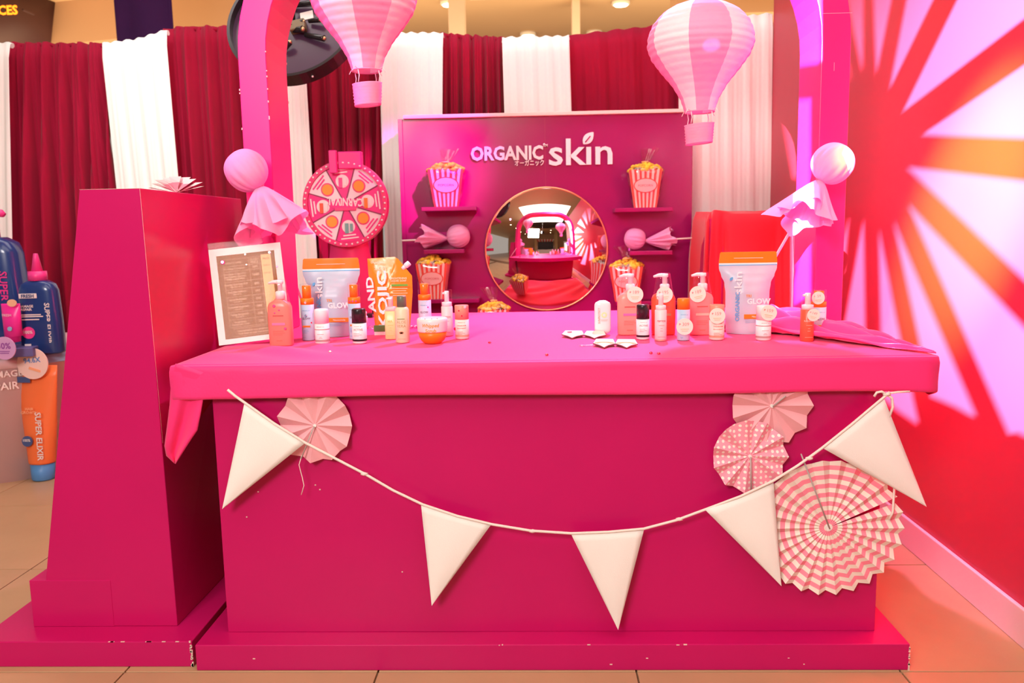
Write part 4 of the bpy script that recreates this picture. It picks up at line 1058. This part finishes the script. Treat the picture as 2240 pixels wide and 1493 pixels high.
MB().loft([(0, r * .94, r * .94), (.002, r, r), (hh * .70, r, r), (hh * .75, r * .86, r * .86), (hh * .77, r * .6, r * .6)], 36).build('body', AB, t)
MB().loft([(hh * .77, r * .68, r * .68), (hh * .98, r * .66, r * .66), (hh, r * .58, r * .58)], 30).build('cap', DG, t)
yf = -r - .0006
MB().box((0, yf + .0004, hh * .52), (r * 1.1, .001, .0022)).build('label_band', mat('green_band', (.12, .35, .12), .5), t)
text('ALOE', (0, yf, hh * .45), GP, t, w=r * 1.35, R=r); text('VERA', (0, yf, hh * .365), GP, t, w=r * 1.35, R=r)
for a in (-.7, -.25, .25, .7): leaf((math.sin(a) * .007, yf, hh * .19 + math.cos(a) * .006), .010, PI / 2 - a, mat('brown_leaf_print', (.50, .24, .12), .6), t, .0005, 'leaf_print')
bars(t, yf + .0004, 0, [(hh * .09, r * 1.1)], GP, .0009)

# whipped scrub jar
p, k = spotat(944, 753); r = 34 * k; hh = 57 * k
t = thing('scrub_jar', 'round orange jar of whipped scrub with a white lid', 'jar', p + Vector((0, r * .7, 0)))
MB().loft([(0, r * .50, r * .50), (.002, r * .58, r * .58), (hh * .12, r * .76, r * .76), (hh * .26, r * .88, r * .88), (hh * .46, r * .93, r * .93)], 40).build('jar_body', ORANGE, t)
MB().loft([(hh * .46, r * .95, r * .95), (hh * .50, r * .97, r * .97), (hh * .84, r, r), (hh * .95, r * .985, r * .985), (hh * .99, r * .9, r * .9), (hh, r * .7, r * .7)], 40).build('lid', mat('cream_lid', (.92, .80, .74), .3), t)
SCR = mat('orange_print', (.90, .36, .05), .5)
text('Whipped', (0, -r * 1.005, hh * .72), SCR, t, w=r * 1.15, R=r, bold=.02, shear=.15); text('Scrub', (0, -r * .99, hh * .54), SCR, t, w=r * .72, R=r, bold=.02, shear=.15)
for a in (-.9, -.4, .1, .5): gem(t, (r * math.sin(a) * .9, -r * math.cos(a) * .9, hh * 1.0), .0022, GEMW)

# sunscreen
p, k = spotat(1319, 732); rx = 18 * k; hh = 75 * k
t = thing('sunscreen_bottle', 'smooth white rounded sunscreen bottle standing alone', 'bottle', p + Vector((0, rx * .5, 0)))
pr = []
for i in range(17):
    v = i / 16; e = min(1, v / .16, (1 - v) / .16); s = math.sqrt(max(0.0, 1 - (1 - e) ** 2)) * .62 + .38 if e < 1 else 1
    pr.append((v * hh, rx * s, rx * .5 * s))
MB().loft(pr, 36, 2.6).build('body', mat('gloss_white', (.92, .90, .87), .18, coat=.4), t)
yf = -rx * .52
SG = mat('olive_grey_print', (.45, .40, .30), .6)
text('SUNPROTECT', (-rx * .45, yf - .0004, hh * .56), SG, t, h=rx * .28, w=hh * .46, rot=PI / 2, bold=.015)
MB().disc((rx * .15, yf - .0006, hh * .58), rx * .34, .0008, 24).build('sun_print', mat('sun_yellow', (.96, .86, .42), .5), t)
MB().disc((rx * .15, yf - .001, hh * .58), rx * .16, .0008, 20).build('sun_core', MATS['gloss_white'], t)
bars(t, yf - .0004, rx * .15, [(hh * .44, rx * .9), (hh * .41, rx * .7)], SG, .0009)

# ------------------------------------------------------------------ refill pouches
def pouch(cx, yt, yb, wtop, label, rot, seed=0):
    p, k = spotat(cx, yb); hh = (yb - yt) * k; W2 = wtop * k / 2
    t = thing('refill_pouch', label, 'pouch', p + Vector((0, .045, 0)), rot, 'pale blue refill pouches')
    WH = [(0, .70, .042), (.04, .74, .045), (.30, .755, .046), (.50, .76, .042), (.62, .80, .032), (.72, .92, .018), (.80, .995, .008), (.84, 1.0, .004), (.86, 1.0, .003), (.99, .97, .002), (1.0, .93, .0015)]
    def prof(v):
        for a, b_ in zip(WH, WH[1:]):
            if a[0] <= v <= b_[0]:
                f = (v - a[0]) / (b_[0] - a[0]); f = f * f * (3 - 2 * f); return [a[i] + (b_[i] - a[i]) * f for i in (1, 2)]
        return WH[-1][1:]
    def front(u, v, s=-1, eps=0):
        w, d = prof(v); x = (u * 2 - 1) * W2 * w
        e = (1 - abs(u * 2 - 1) ** 2.6)
        cr = .0022 * math.sin(9 * u + 14 * v + seed) * max(0, 1 - abs(v - .68) / .2) + .001 * math.sin(17 * u - 8 * v)
        return (x, s * (d * e + cr * e) + s * eps, v * hh)
    b = MB(); b.grid(lambda u, v: front(u, v), 28, 40); b.grid(lambda u, v: front(u, v, 1), 28, 40)
    b.grid(lambda u, v: Vector(front(u, 0, -1)) * (1 - v) + Vector(front(u, 0, 1)) * v, 28, 2)
    b.build('bag', mat('pale_grey_blue_film', (.44, .55, .68), .34, bump=.08, bscale=25), t)
    b = MB(); b.grid(lambda u, v: front(u, .865 + .135 * v, -1, .0012), 28, 8); b.grid(lambda u, v: front(u, .865 + .135 * v, 1, .0012), 28, 8)
    b.build('orange_seal', ORANGE, t)
    b = MB(); b.grid(lambda u, v: front(u, .835 + .012 * v, -1, .0012), 28, 2); b.build('blue_zip_line', mat('sky_blue_print', (.14, .52, .84), .5), t)
    b = MB(); b.grid(lambda u, v: front(u, .847 + .018 * v, -1, .0012), 28, 2); b.build('white_zip_line', WHITE, t)
    yf = lambda x, v: front((x / (W2 * prof(v)[0]) + 1) / 2, v, -1, .002)[1]
    OB = mat('bright_blue_print', (.10, .42, .75), .5); WPn = mat('white_print', (.90, .90, .92), .5)
    text('ORGANIC', (-W2 * .42, yf(-W2 * .42, .34) - .003, hh * .34), OB, t, w=hh * .36, h=W2 * .15, rot=PI / 2, bold=.03)
    text('skin', (-W2 * .40, yf(-W2 * .4, .64) - .011, hh * .63), WPn, t, w=hh * .27, h=W2 * .26, rot=PI / 2, bold=.01)
    leaf((-W2 * .60, yf(-W2 * .6, .66) - .003, hh * .675), W2 * .16, .9, OB, t, .0008, 'leaf_print')
    text('TRI', (-W2 * .05, yf(0, .47) - .002, hh * .47), mat('amber_print', (.80, .36, .08), .6), t, w=W2 * .19, bold=.015)
    text('GLOW', (W2 * .30, yf(W2 * .3, .41) - .003, hh * .405), WPn, t, w=W2 * .80, bold=.04)
    MB().box((W2 * .2, yf(W2 * .2, .22) - .001, hh * .22), (W2 * .80, .0015, hh * .055), bev=.0006).build('label_band', ORANGE, t)
    text('Niacinamide', (W2 * .28, yf(W2 * .2, .22) - .0025, hh * .22), WPn, t, w=W2 * .42)
    bars(t, yf(W2 * .2, .15) - .001, -W2 * .15, [(hh * .165, W2 * .62), (hh * .145, W2 * .5)], MATS['blue_print'], .001, 'l')
    bars(t, yf(0, .93) - .001, 0, [(hh * .925, W2 * 1.0)], WPn, .0013)
    return t
pouch(725, 566, 737, 125, 'pale blue refill pouch with orange seal at the left, behind the white roll-on', .06, 1)
pouch(1640, 552, 731, 126, 'pale blue refill pouch with orange seal at the right, before the red draped box', -.03, 2)

# orange spouted pouch
p, k = spotat(850, 732)
t = thing('spouted_pouch', 'shiny orange spouted pouch with big white sideways lettering', 'pouch', p + Vector((0, .035, 0)))
OUT = [(818, 728), (816, 700), (812, 640), (807, 600), (806, 566), (866, 563), (874, 568), (903, 605), (903, 640), (898, 690), (893, 730)]
P2 = [Vector(((x - 850) * k, 0, (732 - y) * k)) for x, y in OUT]
import itertools
cz = Vector((0, 0, 85 * k))
def inside_scale(pt): return pt
b = MB()
NR = 8
outl = []
for a, c in zip(P2, P2[1:] + P2[:1]):
    for i in range(5): outl.append(a + (c - a) * i / 5)
for s in (-1, 1):
    base = len(b.v); n = len(outl)
    for j in range(NR + 1):
        f = 1 - j / NR
        for i, q in enumerate(outl):
            e = (1 - f ** 2.2); low = 1 - .75 * min(1, max(0, q.z * f + cz.z * (1 - f)) / (165 * k))
            w = .0018 * math.sin(i * .9 + j * 1.7) * e
            b.v.append(cz + (q - cz) * f + Vector((0, s * (e * (.010 + .030 * low) + w), 0)))
    for j in range(NR):
        for i in range(n):
            i2 = (i + 1) % n
            b.f.append([base + j * n + i, base + j * n + i2, base + (j + 1) * n + i2, base + (j + 1) * n + i]); b.m.append(0); b.smooth.append(True)
b.build('bag', mat('shiny_orange_foil', (.95, .30, .02), .26, noise=.12, nscale=18, bump=.3, bscale=22, coat=.15), t)
sp = Vector(((884 - 850) * k, 0, (732 - 588) * k)); d = Vector((.78, 0, .62)).normalized()
MB().tube([sp - d * .004, sp + d * .012], .008, 16).build('spout', WHITE, t); MB().tube([sp + d * .010, sp + d * .013, sp + d * .030, sp + d * .032], [.0085, .0105, .0105, .0085], 18).build('cap', WHITE, t)
WPn = MATS['white_print']
text('KOJIC', (-.012 * 1, -.040, 78 * k), WPn, t, w=125 * k, h=27 * k, rot=PI / 2, bold=.03)
text('AND', (-36 * k, -.030, 88 * k), WPn, t, w=78 * k, h=16 * k, rot=PI / 2 + .06, bold=.03)
text('ORGANIC', (-20 * k, -.026, 158 * k), GOLD, t, w=28 * k, bold=.02); text('skin', (-14 * k, -.028, 147 * k), GOLD, t, w=24 * k)
text('BRIGHTENING\nLIQUID SOAP', (26 * k, -.031, 120 * k), GOLD, t, w=36 * k, bold=.02)
MB().box((28 * k, -.033, 108 * k), (36 * k, .001, 4.5 * k), bev=.0003).build('green_band', mat('leaf_green_print', (.12, .42, .05), .5), t)
bars(t, -.035, 27 * k, [(101 * k, 36 * k), (96 * k, 30 * k), (91 * k, 36 * k), (86 * k, 28 * k)], GOLD, .002)
MB().box((-13 * k, -.044, 15 * k), (36 * k, .0012, 14 * k), bev=.0004).build('green_panel', mat('deep_green_print', (.10, .22, .05), .5), t)
MB().box((-8 * k, -.043, 4 * k), (44 * k, .0012, 8 * k), bev=.0004).build('white_foot', WHITE, t)

# ------------------------------------------------------------------ price list in an acrylic stand
BL, BR, TL, TR = atY(490, 757, 2.855), atY(652, 743, 2.90), atY(457, 532, 2.93), atY(613, 527, 2.975)
uu = ((BR - BL) + (TR - TL)) / 2; vv = ((TL - BL) + (TR - BR)) / 2
sw, sh = uu.length, vv.length; eu = uu.normalized(); nn = eu.cross(vv).normalized(); ev = nn.cross(eu)
roll = Matrix.Rotation(.055, 3, -nn) if False else Matrix.Rotation(.06, 3, nn)
cen = (BL + BR + TL + TR) / 4
cen = BL + roll @ (cen - BL) + Vector((0, 0, .002)); eu = roll @ eu; ev = roll @ ev
Ms = Matrix((eu, -nn, ev)).transposed().to_4x4()            # local x along, y into the sheet (front is -y), z up the sheet
t = thing('price_list_stand', 'clear acrylic stand holding a brown price list in a white border', 'sign', (BL + BR) / 2)
Ml = Matrix.Translation(cen - t.location) @ Ms
b = MB(); b.box((0, -.003, 0), (sw, .002, sh), bev=.0005); b.build('front_sheet', ACRYL, t).data.transform(Ml)
b = MB(); b.box((0, .003, 0), (sw, .002, sh), bev=.0005); b.build('back_sheet', ACRYL, t).data.transform(Ml)
foot = MB().prism([BL + Vector((0, .004, .0)), BR + Vector((0, .004, 0)), BR + Vector((-.02, .11, -.016)), BL + Vector((-.035, .06, -.0))], (0, 0, .002)); foot.build('foot', ACRYL, t, world=True)
ph = sh * .935; pz = -sh / 2 + ph / 2 + .001
MB().box((0, 0, pz), (sw * .995, .001, ph)).xf(Ml).build('paper', WPAPER, t)
BRN = mat('kraft_brown_print', (.34, .16, .07), .9, spec=.08, noise=.05)
bw, bh = sw * .80, ph * .87
pr_ = MB().box((0, -.0008, pz - .004), (bw, .0004, bh)).xf(Ml).build('brown_panel', BRN, t)
def pt(body, x, z, w=None, h=None, m_=GOLD, **kk):
    return text(body, (0, 0, 0), m_, t, w=w, h=h, M=Ml @ Matrix.Translation((x * bw, -.0014, pz - .004 + z * bh)), **kk)
MB().box((.345 * bw, -.0011, pz + .0 + bh * .10), (bw * .175, .0003, bh * .70)).xf(Ml).build('price_column', mat('peach_print', (.95, .58, .28), .9, spec=.1), t)
pt('PRODUCT NAME', -.235, .40, w=bw * .30); pt('SLASH\nPRICE', .14, .40, w=bw * .145, bold=.01); pt('PRICE', .345, .41, w=bw * .11, m_=mat('brown_dark_print', (.22, .09, .03), .5), bold=.015)
rows = [('Tri Glow C Foamer', '500', '268.00', .330), ('Tri Glow C Set (To-\nner,Foamer,Serum)\nFREE Facial Mist', '1600', '599.00', .235), ('Powder Dry Deo Roll\nOn Set of 3', '897', '', .125), ('Deo Men Roll On\nSet of 3', '897', '', .035), ('Bacne Bodywash\nSet of 2', '598', '', -.055), ('Cocomilk Bodywash\nSet of 2', '598', '', -.145), ('Papaya Bodywash\nSet of 2', '598', '', -.235), ('Sunprotect\nSunscreen 15ml', '350', '', -.325)]
for nm, s1, s2, z in rows:
    L = max(len(q) for q in nm.split('\n')); pt(nm, -.215, z, w=bw * .0205 * L)
    pt(s1, .14, z, w=bw * .027 * len(s1))
    if s2: pt(s2, .345, z, w=bw * .115, m_=MATS['brown_dark_print'])
for z in (.445, .360, .298, .172, .080, -.010, -.100, -.190, -.280, -.370):
    MB().box((-.03 * bw, -.0011, pz - .004 + z * bh), (bw * .74, .0003, .0006)).xf(Ml).build('table_rule', GOLD, t)
for x in (-.40, .045, .235): MB().box((x * bw, -.0011, pz - .004 + .0375 * bh), (.0006, .0003, bh * .815)).xf(Ml).build('table_rule', GOLD, t)
pt('Interested in our products?\nFeel free to ask our booth', 0.0, -.435, w=bw * .56)
for z in (-.388, -.482): MB().box((0, -.0011, pz - .004 + z * bh), (bw * .72, .0003, .0006)).xf(Ml).build('table_rule', GOLD, t)
for x, z, r_, m_ in ((-.40, .405, .0085, GEMP), (.42, .46, .006, GEMW), (.0, .47, .004, GEMW), (.0, .345, .003, GEMW), (.52, .28, .003, GEMP)):
    g = gem(t, (x * bw, -.0045, pz + z * bh), r_, m_); g.data.transform(Ml)

# ------------------------------------------------------------------ small things on the cloth
def eye_charm(pts, label, Mz, gold=True):
    """pair of joined gem-shaped sleeping-mask charms lying flat"""
    t = thing('mask_charm', label, 'keychain', atZ(*pts[0], TZ))
    return t
def charm(cx, cy, w, h, label, gold):
    c, k = spotat(cx, cy); t = thing('mask_charm', label, 'charm', c)
    wx = w * k; dy = h / 100 * 1.0
    def shape(x0, half, s):
        return [Vector((x0 - half, -.000, 0)), Vector((x0 - half * .82, .055 * s, 0)), Vector((x0 + half * .75, .055 * s, 0)), Vector((x0 + half, .0, 0)), Vector((x0 + half * .4, -.022 * s, 0)), Vector((x0 + .002, -.050 * s, 0)), Vector((x0 - half * .4, -.022 * s, 0))]
    for i, x0 in enumerate((-wx / 4, wx / 4)):
        pl = shape(x0, wx / 4 * 1.03, 1.15); Rz = Matrix.Translation((0, 0, .006)) @ Matrix.Rotation(.10, 4, 'X') @ Matrix.Rotation(-.12, 4, 'Z')
        ls = MB().prism(pl, (0, 0, .003)).xf(Rz).build('lens_shape', mat('dark_card_edge', (.16, .05, .06), .5), t)
        MB().prism([x0_ * .97 + Vector((0, 0, .0032)) + Vector((x0 * .03, 0, 0)) for x0_ in pl], (0, 0, .0012)).xf(Rz).build('face', mat('charm_white', (.90, .84, .72), .35), t)
        if gold:
            g = [Vector((x0 + wx / 4 * .9 * math.cos(a), -.002 + .018 * math.sin(a), .0046)) for a in [PI * q / 8 for q in range(9)]] + [Vector((x0 + wx / 4 * .55 * math.cos(a), -.008 + .014 * math.sin(a), .0046)) for a in [PI * q / 8 for q in range(8, -1, -1)]]
            MB().prism(g, (0, 0, .0006)).xf(Rz).build('gold_arc', mat('gold_print', (.85, .48, .12), .3), t)
    return t
c1 = charm(1277, 737, 96, 20, 'white folded mask charm behind its twin, nearer the sunscreen', False)
c2 = charm(1346, 757, 96, 20, 'white and gold folded mask charm with a key ring, nearer the counter edge', True)
MB().box((-.05, .03, .016), (.016, .007, .002), rot=Matrix.Rotation(.3, 3, 'Z')).build('red_print', mat('red_print', (.7, .02, .06), .5), c1)
kk_ = px(1, c2.location)
MB().tube([Vector((-72 * kk_ + .0085 * math.cos(2 * PI * i / 20), .012 + .012 * math.sin(2 * PI * i / 20), .002)) for i in range(21)], .0009, 6).build('key_ring', STEEL, c2)
for i in range(4): MB().tube([Vector((-62 * kk_ + i * .007 + .0035 * math.cos(2 * PI * j / 10), .014 + .002 * i + .002 * math.sin(2 * PI * j / 10), .003)) for j in range(11)], .0007, 5).build('chain_link', STEEL, c2)
for x, y, m_, lab in ((1071, 750, GEMR, 'tiny red rhinestone on the cloth right of the peach-capped roll-on'), (1196, 777, GEMR, 'tiny red rhinestone alone near the middle of the counter front edge'), (1424, 773, GEMR, 'tiny red rhinestone, left one of the pair before the black roll-on'), (1441, 774, GEMR, 'tiny red rhinestone, right one of the pair before the black roll-on'),
                      (657, 772, GEMW, 'tiny clear rhinestone on the cloth below the salmon pump bottle'), (722, 770, GEMW, 'tiny clear rhinestone on the cloth below the white roll-on')):
    c, k = spotat(x, y); t = thing('loose_rhinestone', lab, 'rhinestone', c, 0, 'loose rhinestones on the cloth')
    MB().loft([(0, .0045, .0045), (.002, .006, .006), (.005, .0035, .0035)], 8, sm=False).build('stone', m_, t)
    MB().loft([(.005, .0035, .0035), (.0056, .0030, .0030)], 8, sm=False).build('table_facet', m_, t)
c, k = spotat(808, 694); t = thing('black_holder', 'small black card holder behind the orange pouch', 'holder', c + Vector((0, .02, 0)))
MB().box((0, 0, .009), (.030, .05, .018), bev=.002).build('base', BLACK, t); MB().box((.012, .012, .035), (.004, .02, .05), bev=.001).build('back', BLACK, t)
c, k = spotat(792, 722); roll = thing('white_jar', 'small white capped tube half hidden behind the left black-capped roll-on', 'tube', c + Vector((.0, .06, 0)))
MB().loft([(0, .011, .011), (.05, .012, .012), (.052, .010, .010)], 20).build('body', WHITE, roll); MB().loft([(.052, .009, .009), (.068, .009, .009), (.07, .007, .007)], 18).build('cap', WHITE, roll)
c, k = spotat(815, 722); t = thing('cellophane_scrap', 'crumpled clear cellophane scrap between the black roll-on and the orange pouch', 'wrapper', c)
MB().grid(lambda u, v: (-.03 + .06 * u, .02 + .05 * v, .003 + .012 * abs(math.sin(7 * u + 9 * v)) * abs(math.sin(5 * u - 4 * v + 1))), 14, 10, sm=False).build('film', CELLO, t)
c, k = spotat(905, 718); t = thing('beaded_band', 'small pink beaded band beside the whipped scrub jar', 'beads', c)
for i in range(10):
    a = 2 * PI * i / 10; MB().ico((.014 * math.cos(a), .014 + .014 * math.sin(a), .006), .005, 1).build('bead', GEMP if i % 2 else GEMW, t)

# ------------------------------------------------------------------ giant product display at the far left
DY = 4.45
ped_c = atZ(-60, 1046, 0)
LIL = mat('lilac_grey_paint', (.78, .55, .58), .5)
pr = .62
pcx = atY(140, 900, DY).x - pr
t = thing('round_pedestal', 'lilac round pedestal with pale lettering under the giant bottles', 'pedestal', (pcx, DY + .43, 0))
PZ = atY(90, 775, DY).z
MB().loft([(0, pr * .94, pr * .94), (PZ - .07, pr * .97, pr * .97), (PZ - .065, pr * 1.0, pr * 1.0), (PZ, pr * 1.0, pr * 1.0)], 64).build('drum', LIL, t)
def ped_text(body, x, y, w):
    q = atY(x, y, DY - .2); ang = math.atan2(q.x - pcx, -(q.y - (DY + .35)))
    vs, fs, dim = text_mesh(body, .02)
    s = w / dim[0]; b = MB()
    b.add([(pr * .985 * math.sin(ang + vx * s / pr), -pr * .985 * math.cos(ang + vx * s / pr), q.z + vy * s) for vx, vy in vs], fs); b.build('lettering', mat('pale_lettering', (.92, .78, .74), .5), t, fixn=False)
ped_text('DAMAGE', -16, 827, .20); ped_text('REPAIR', -20, 854, .18)
MB().box((.535, -.325, PZ - .034), (.14, .012, .05), bev=.003, rot=Matrix.Rotation(1.03, 3, 'Z')).build('shelf_label', mat('sky_label', (.30, .50, .72), .5), t)

def giant_bottle(cx, ybot, w, hb, label, Y, zb, kind):
    q = atY(cx, ybot, Y); k = px(1, q); rx = w * k / 2; ry = rx * .55; hh = hb * k
    t = thing('giant_bottle', label, 'giant bottle', (q.x, Y, zb), .12, 'giant blue bottle props')
    MB().loft([(0, rx * .95, ry * .9), (.01, rx, ry), (hh * .5, rx * .97, ry), (hh * .86, rx * .90, ry * .95), (hh * .95, rx * .78, ry * .9), (hh, rx * .45, ry * .7)], 48, 3.4).build('body', NAVY, t)
    if kind == 'nozzle':
        MB().loft([(hh, rx * .45, rx * .45), (hh + 20 * k, rx * .43, rx * .43)], 28).build('cap_ring', PINKP, t)
        MB().loft([(hh + 20 * k, rx * .27, rx * .27), (hh + 56 * k, rx * .11, rx * .11), (hh + 58 * k, rx * .09, rx * .09)], 24).build('nozzle', PINKP, t)
    else:
        MB().loft([(hh, rx * .30, rx * .30), (hh + 30 * k, rx * .28, rx * .28), (hh + 31 * k, rx * .16, rx * .16), (hh + 50 * k, rx * .15, rx * .15)], 28).build('pump_collar', PINKP, t)
        MB().tube([(-rx * .2, 0, hh + 52 * k), (rx * .1, -.01, hh + 53 * k), (rx * .48, -.02, hh + 50 * k), (rx * .56, -.02, hh + 46 * k)], [.03, .03, .022, .014], 12).build('pump_spout', PINKP, t)
    yf = -ry - .004; LB = mat('pale_bottle_print', (.82, .74, .74), .5)
    s = rx / .12
    MB().box((-rx * .30, yf + .002, hh * .80), (rx * .85, .004, rx * .24), bev=.002).build('label_plate', LB, t); text('FRESH', (-rx * .30, yf - .002, hh * .80), NAVY, t, w=rx * .6, bold=.03)
    text('DAMAGE\nREPAIR', (-rx * .42, yf, hh * .64), LB, t, w=rx * .68, bold=.03)
    bars(t, yf, -rx * .75, [(hh * .545, rx * 1.0), (hh * .52, rx * 1.1), (hh * .48, rx * .9)], LB, .006, 'l')
    MB().disc((-rx * .42, yf - .001, hh * .30), rx * .30, .004, 28).build('round_badge', PINKP, t); text('100%', (-rx * .42, yf - .004, hh * .31), LB, t, w=rx * .42, bold=.02)
    MB().box((-rx * .5, yf, hh * .12), (rx * .3, .004, rx * .2)).build('small_label', LB, t)
    text('SUPER ELIXIR', (rx * .52, yf + .006, hh * .42), LB if kind == 'nozzle' else PINKP, t, w=hh * .56, rot=-PI / 2 - .03, bold=.02)
giant_bottle(97, 758, 86, 158, 'giant navy bottle with pink pointed nozzle next to the tower', 4.52, PZ, 'nozzle')
giant_bottle(2, 756, 136, 240, 'giant navy pump bottle cut by the left edge of the photo', 4.75, PZ, 'pump')
q = atY(15, 762, 4.38)
t = thing('product_riser', 'low navy riser under the small pink tube', 'riser', (q.x, 4.42, PZ))
MB().box((-.08, .0, .025), (.42, .20, .05), bev=.004, rot=Matrix.Rotation(.25, 3, 'Z')).build('step', mat('slate_purple', (.12, .10, .28), .5), t); MB().box((-.16, .02, .065), (.26, .13, .03), bev=.003, rot=Matrix.Rotation(.25, 3, 'Z')).build('upper_step', MATS['slate_purple'], t)
q = atY(18, 745, 4.35); k = px(1, q)
t = thing('pink_tube', 'small hot pink tube standing on the navy riser', 'tube', (q.x, 4.40, PZ + .081))
MB().loft([(0, .035, .035), (.03, .036, .036), (.031, .045, .04), (.15, .052, .025), (.20, .054, .008), (.21, .054, .004)], 32).build('body', mat('hot_pink_tube', (.90, .03, .35), .3), t)
MB().disc((.03, -.035, .215), .026, .006, 20, ry=.02).build('sticker', mat('peach_sticker', (.90, .50, .32), .5), t)
text('FRESH', (0, -.043, .15), MATS['pale_bottle_print'], t, w=.05); MB().disc((.01, -.045, .075), .012, .006, 16).build('blue_badge', MATS['sky_label'], t)
q = atY(3, 757, 4.25)
t = thing('round_badge', 'round lilac percent badge at the left edge before the riser', 'badge', (q.x, 4.27, PZ))
MB().disc((0, 0, .062), .062, .006, 32).build('disc', mat('lilac_badge', (.66, .36, .66), .5), t); text('50%', (0, -.001, .075), mat('violet_print', (.30, .06, .36), .5), t, w=.075, bold=.02); bars(t, -.001, 0, [(.045, .06), (.035, .05)], MATS['violet_print'], .004)
# orange tube leaning on the pedestal
q = atY(85, 1055, 4.02); TBY = 4.02; k = px(1, q)
t = thing('giant_tube', 'giant orange tube with blue cap standing upside down against the pedestal', 'giant tube', (atZ(84, 1053, 0).x, atZ(84, 1053, 0).y + .05, 0))
hh = (1055 - 803) * px(1, t.location)
kk = px(1, t.location); r = 23 * kk
Mt = Matrix.Rotation(.02, 4, 'Y') @ Matrix.Rotation(-.02, 4, 'X')
MB().loft([(0.002, r * .92, r * .92), (.008, r, r), (38 * kk, r * 1.05, r * 1.05)], 36).xf(Mt).build('cap', mat('sky_blue_cap', (.09, .28, .62), .4), t)
MB().loft([(38 * kk, r * 1.1, r * 1.1), (42 * kk, r * 1.14, r * 1.12), (hh * .5, r * 1.56, r * .8), (hh * .9, r * 1.92, r * .22), (hh, r * 2.0, r * .08)], 40, 2.2).xf(Mt).build('body', mat('bright_orange_tube', (.92, .18, .05), .35), t)
yb_ = -r * 1.22
MB().box((-r * .9, -r * .62, hh * .88), (r * 1.2, .006, r * .55), bev=.002).xf(Mt).build('navy_label', mat('navy_label', (.06, .09, .24), .5), t)
text('BITE', (-r * .9, -r * .66, hh * .88), MATS['pale_bottle_print'], t, w=r * .8, M=Mt, bold=.02)
OP = mat('pale_orange_print', (.95, .40, .22), .5)
text('HAIR\nGROWTH', (-r * .3, -r * 1.06, hh * .62), OP, t, w=r * 1.6, M=Mt, bold=.02)
MB().disc((-r * .55, -r * 1.28, hh * .36), r * .5, .006, 28).xf(Mt).build('round_badge', MATS['navy_label'], t); text('100%', (-r * .55, -r * 1.32, hh * .37), MATS['pale_bottle_print'], t, w=r * .7, M=Mt, bold=.02)
text('SUPER ELIXIR', (r * .55, -r * 1.16, hh * .40), MATS['pale_bottle_print'], t, w=hh * .42, rot=-PI / 2, M=Mt, bold=.02)
bd = MB().disc((r * .1, -r * .75, hh * 1.02), r * 1.45, .008, 36).xf(Mt).build('round_sign', mat('pale_peach_sign', (.92, .62, .56), .5), t)
text('94.6X', (r * .1, -r * .78, hh * 1.05), mat('blue_sign_print', (.12, .25, .60), .5), bd, w=r * 1.6, M=Mt, bold=.02, rot=.1)
MB().box((r * .3, -r * .78, hh * .97), (r * 1.1, .004, r * .22), rot=Matrix.Rotation(.3, 3, 'Y')).xf(Mt).build('sign_print', OP, bd)
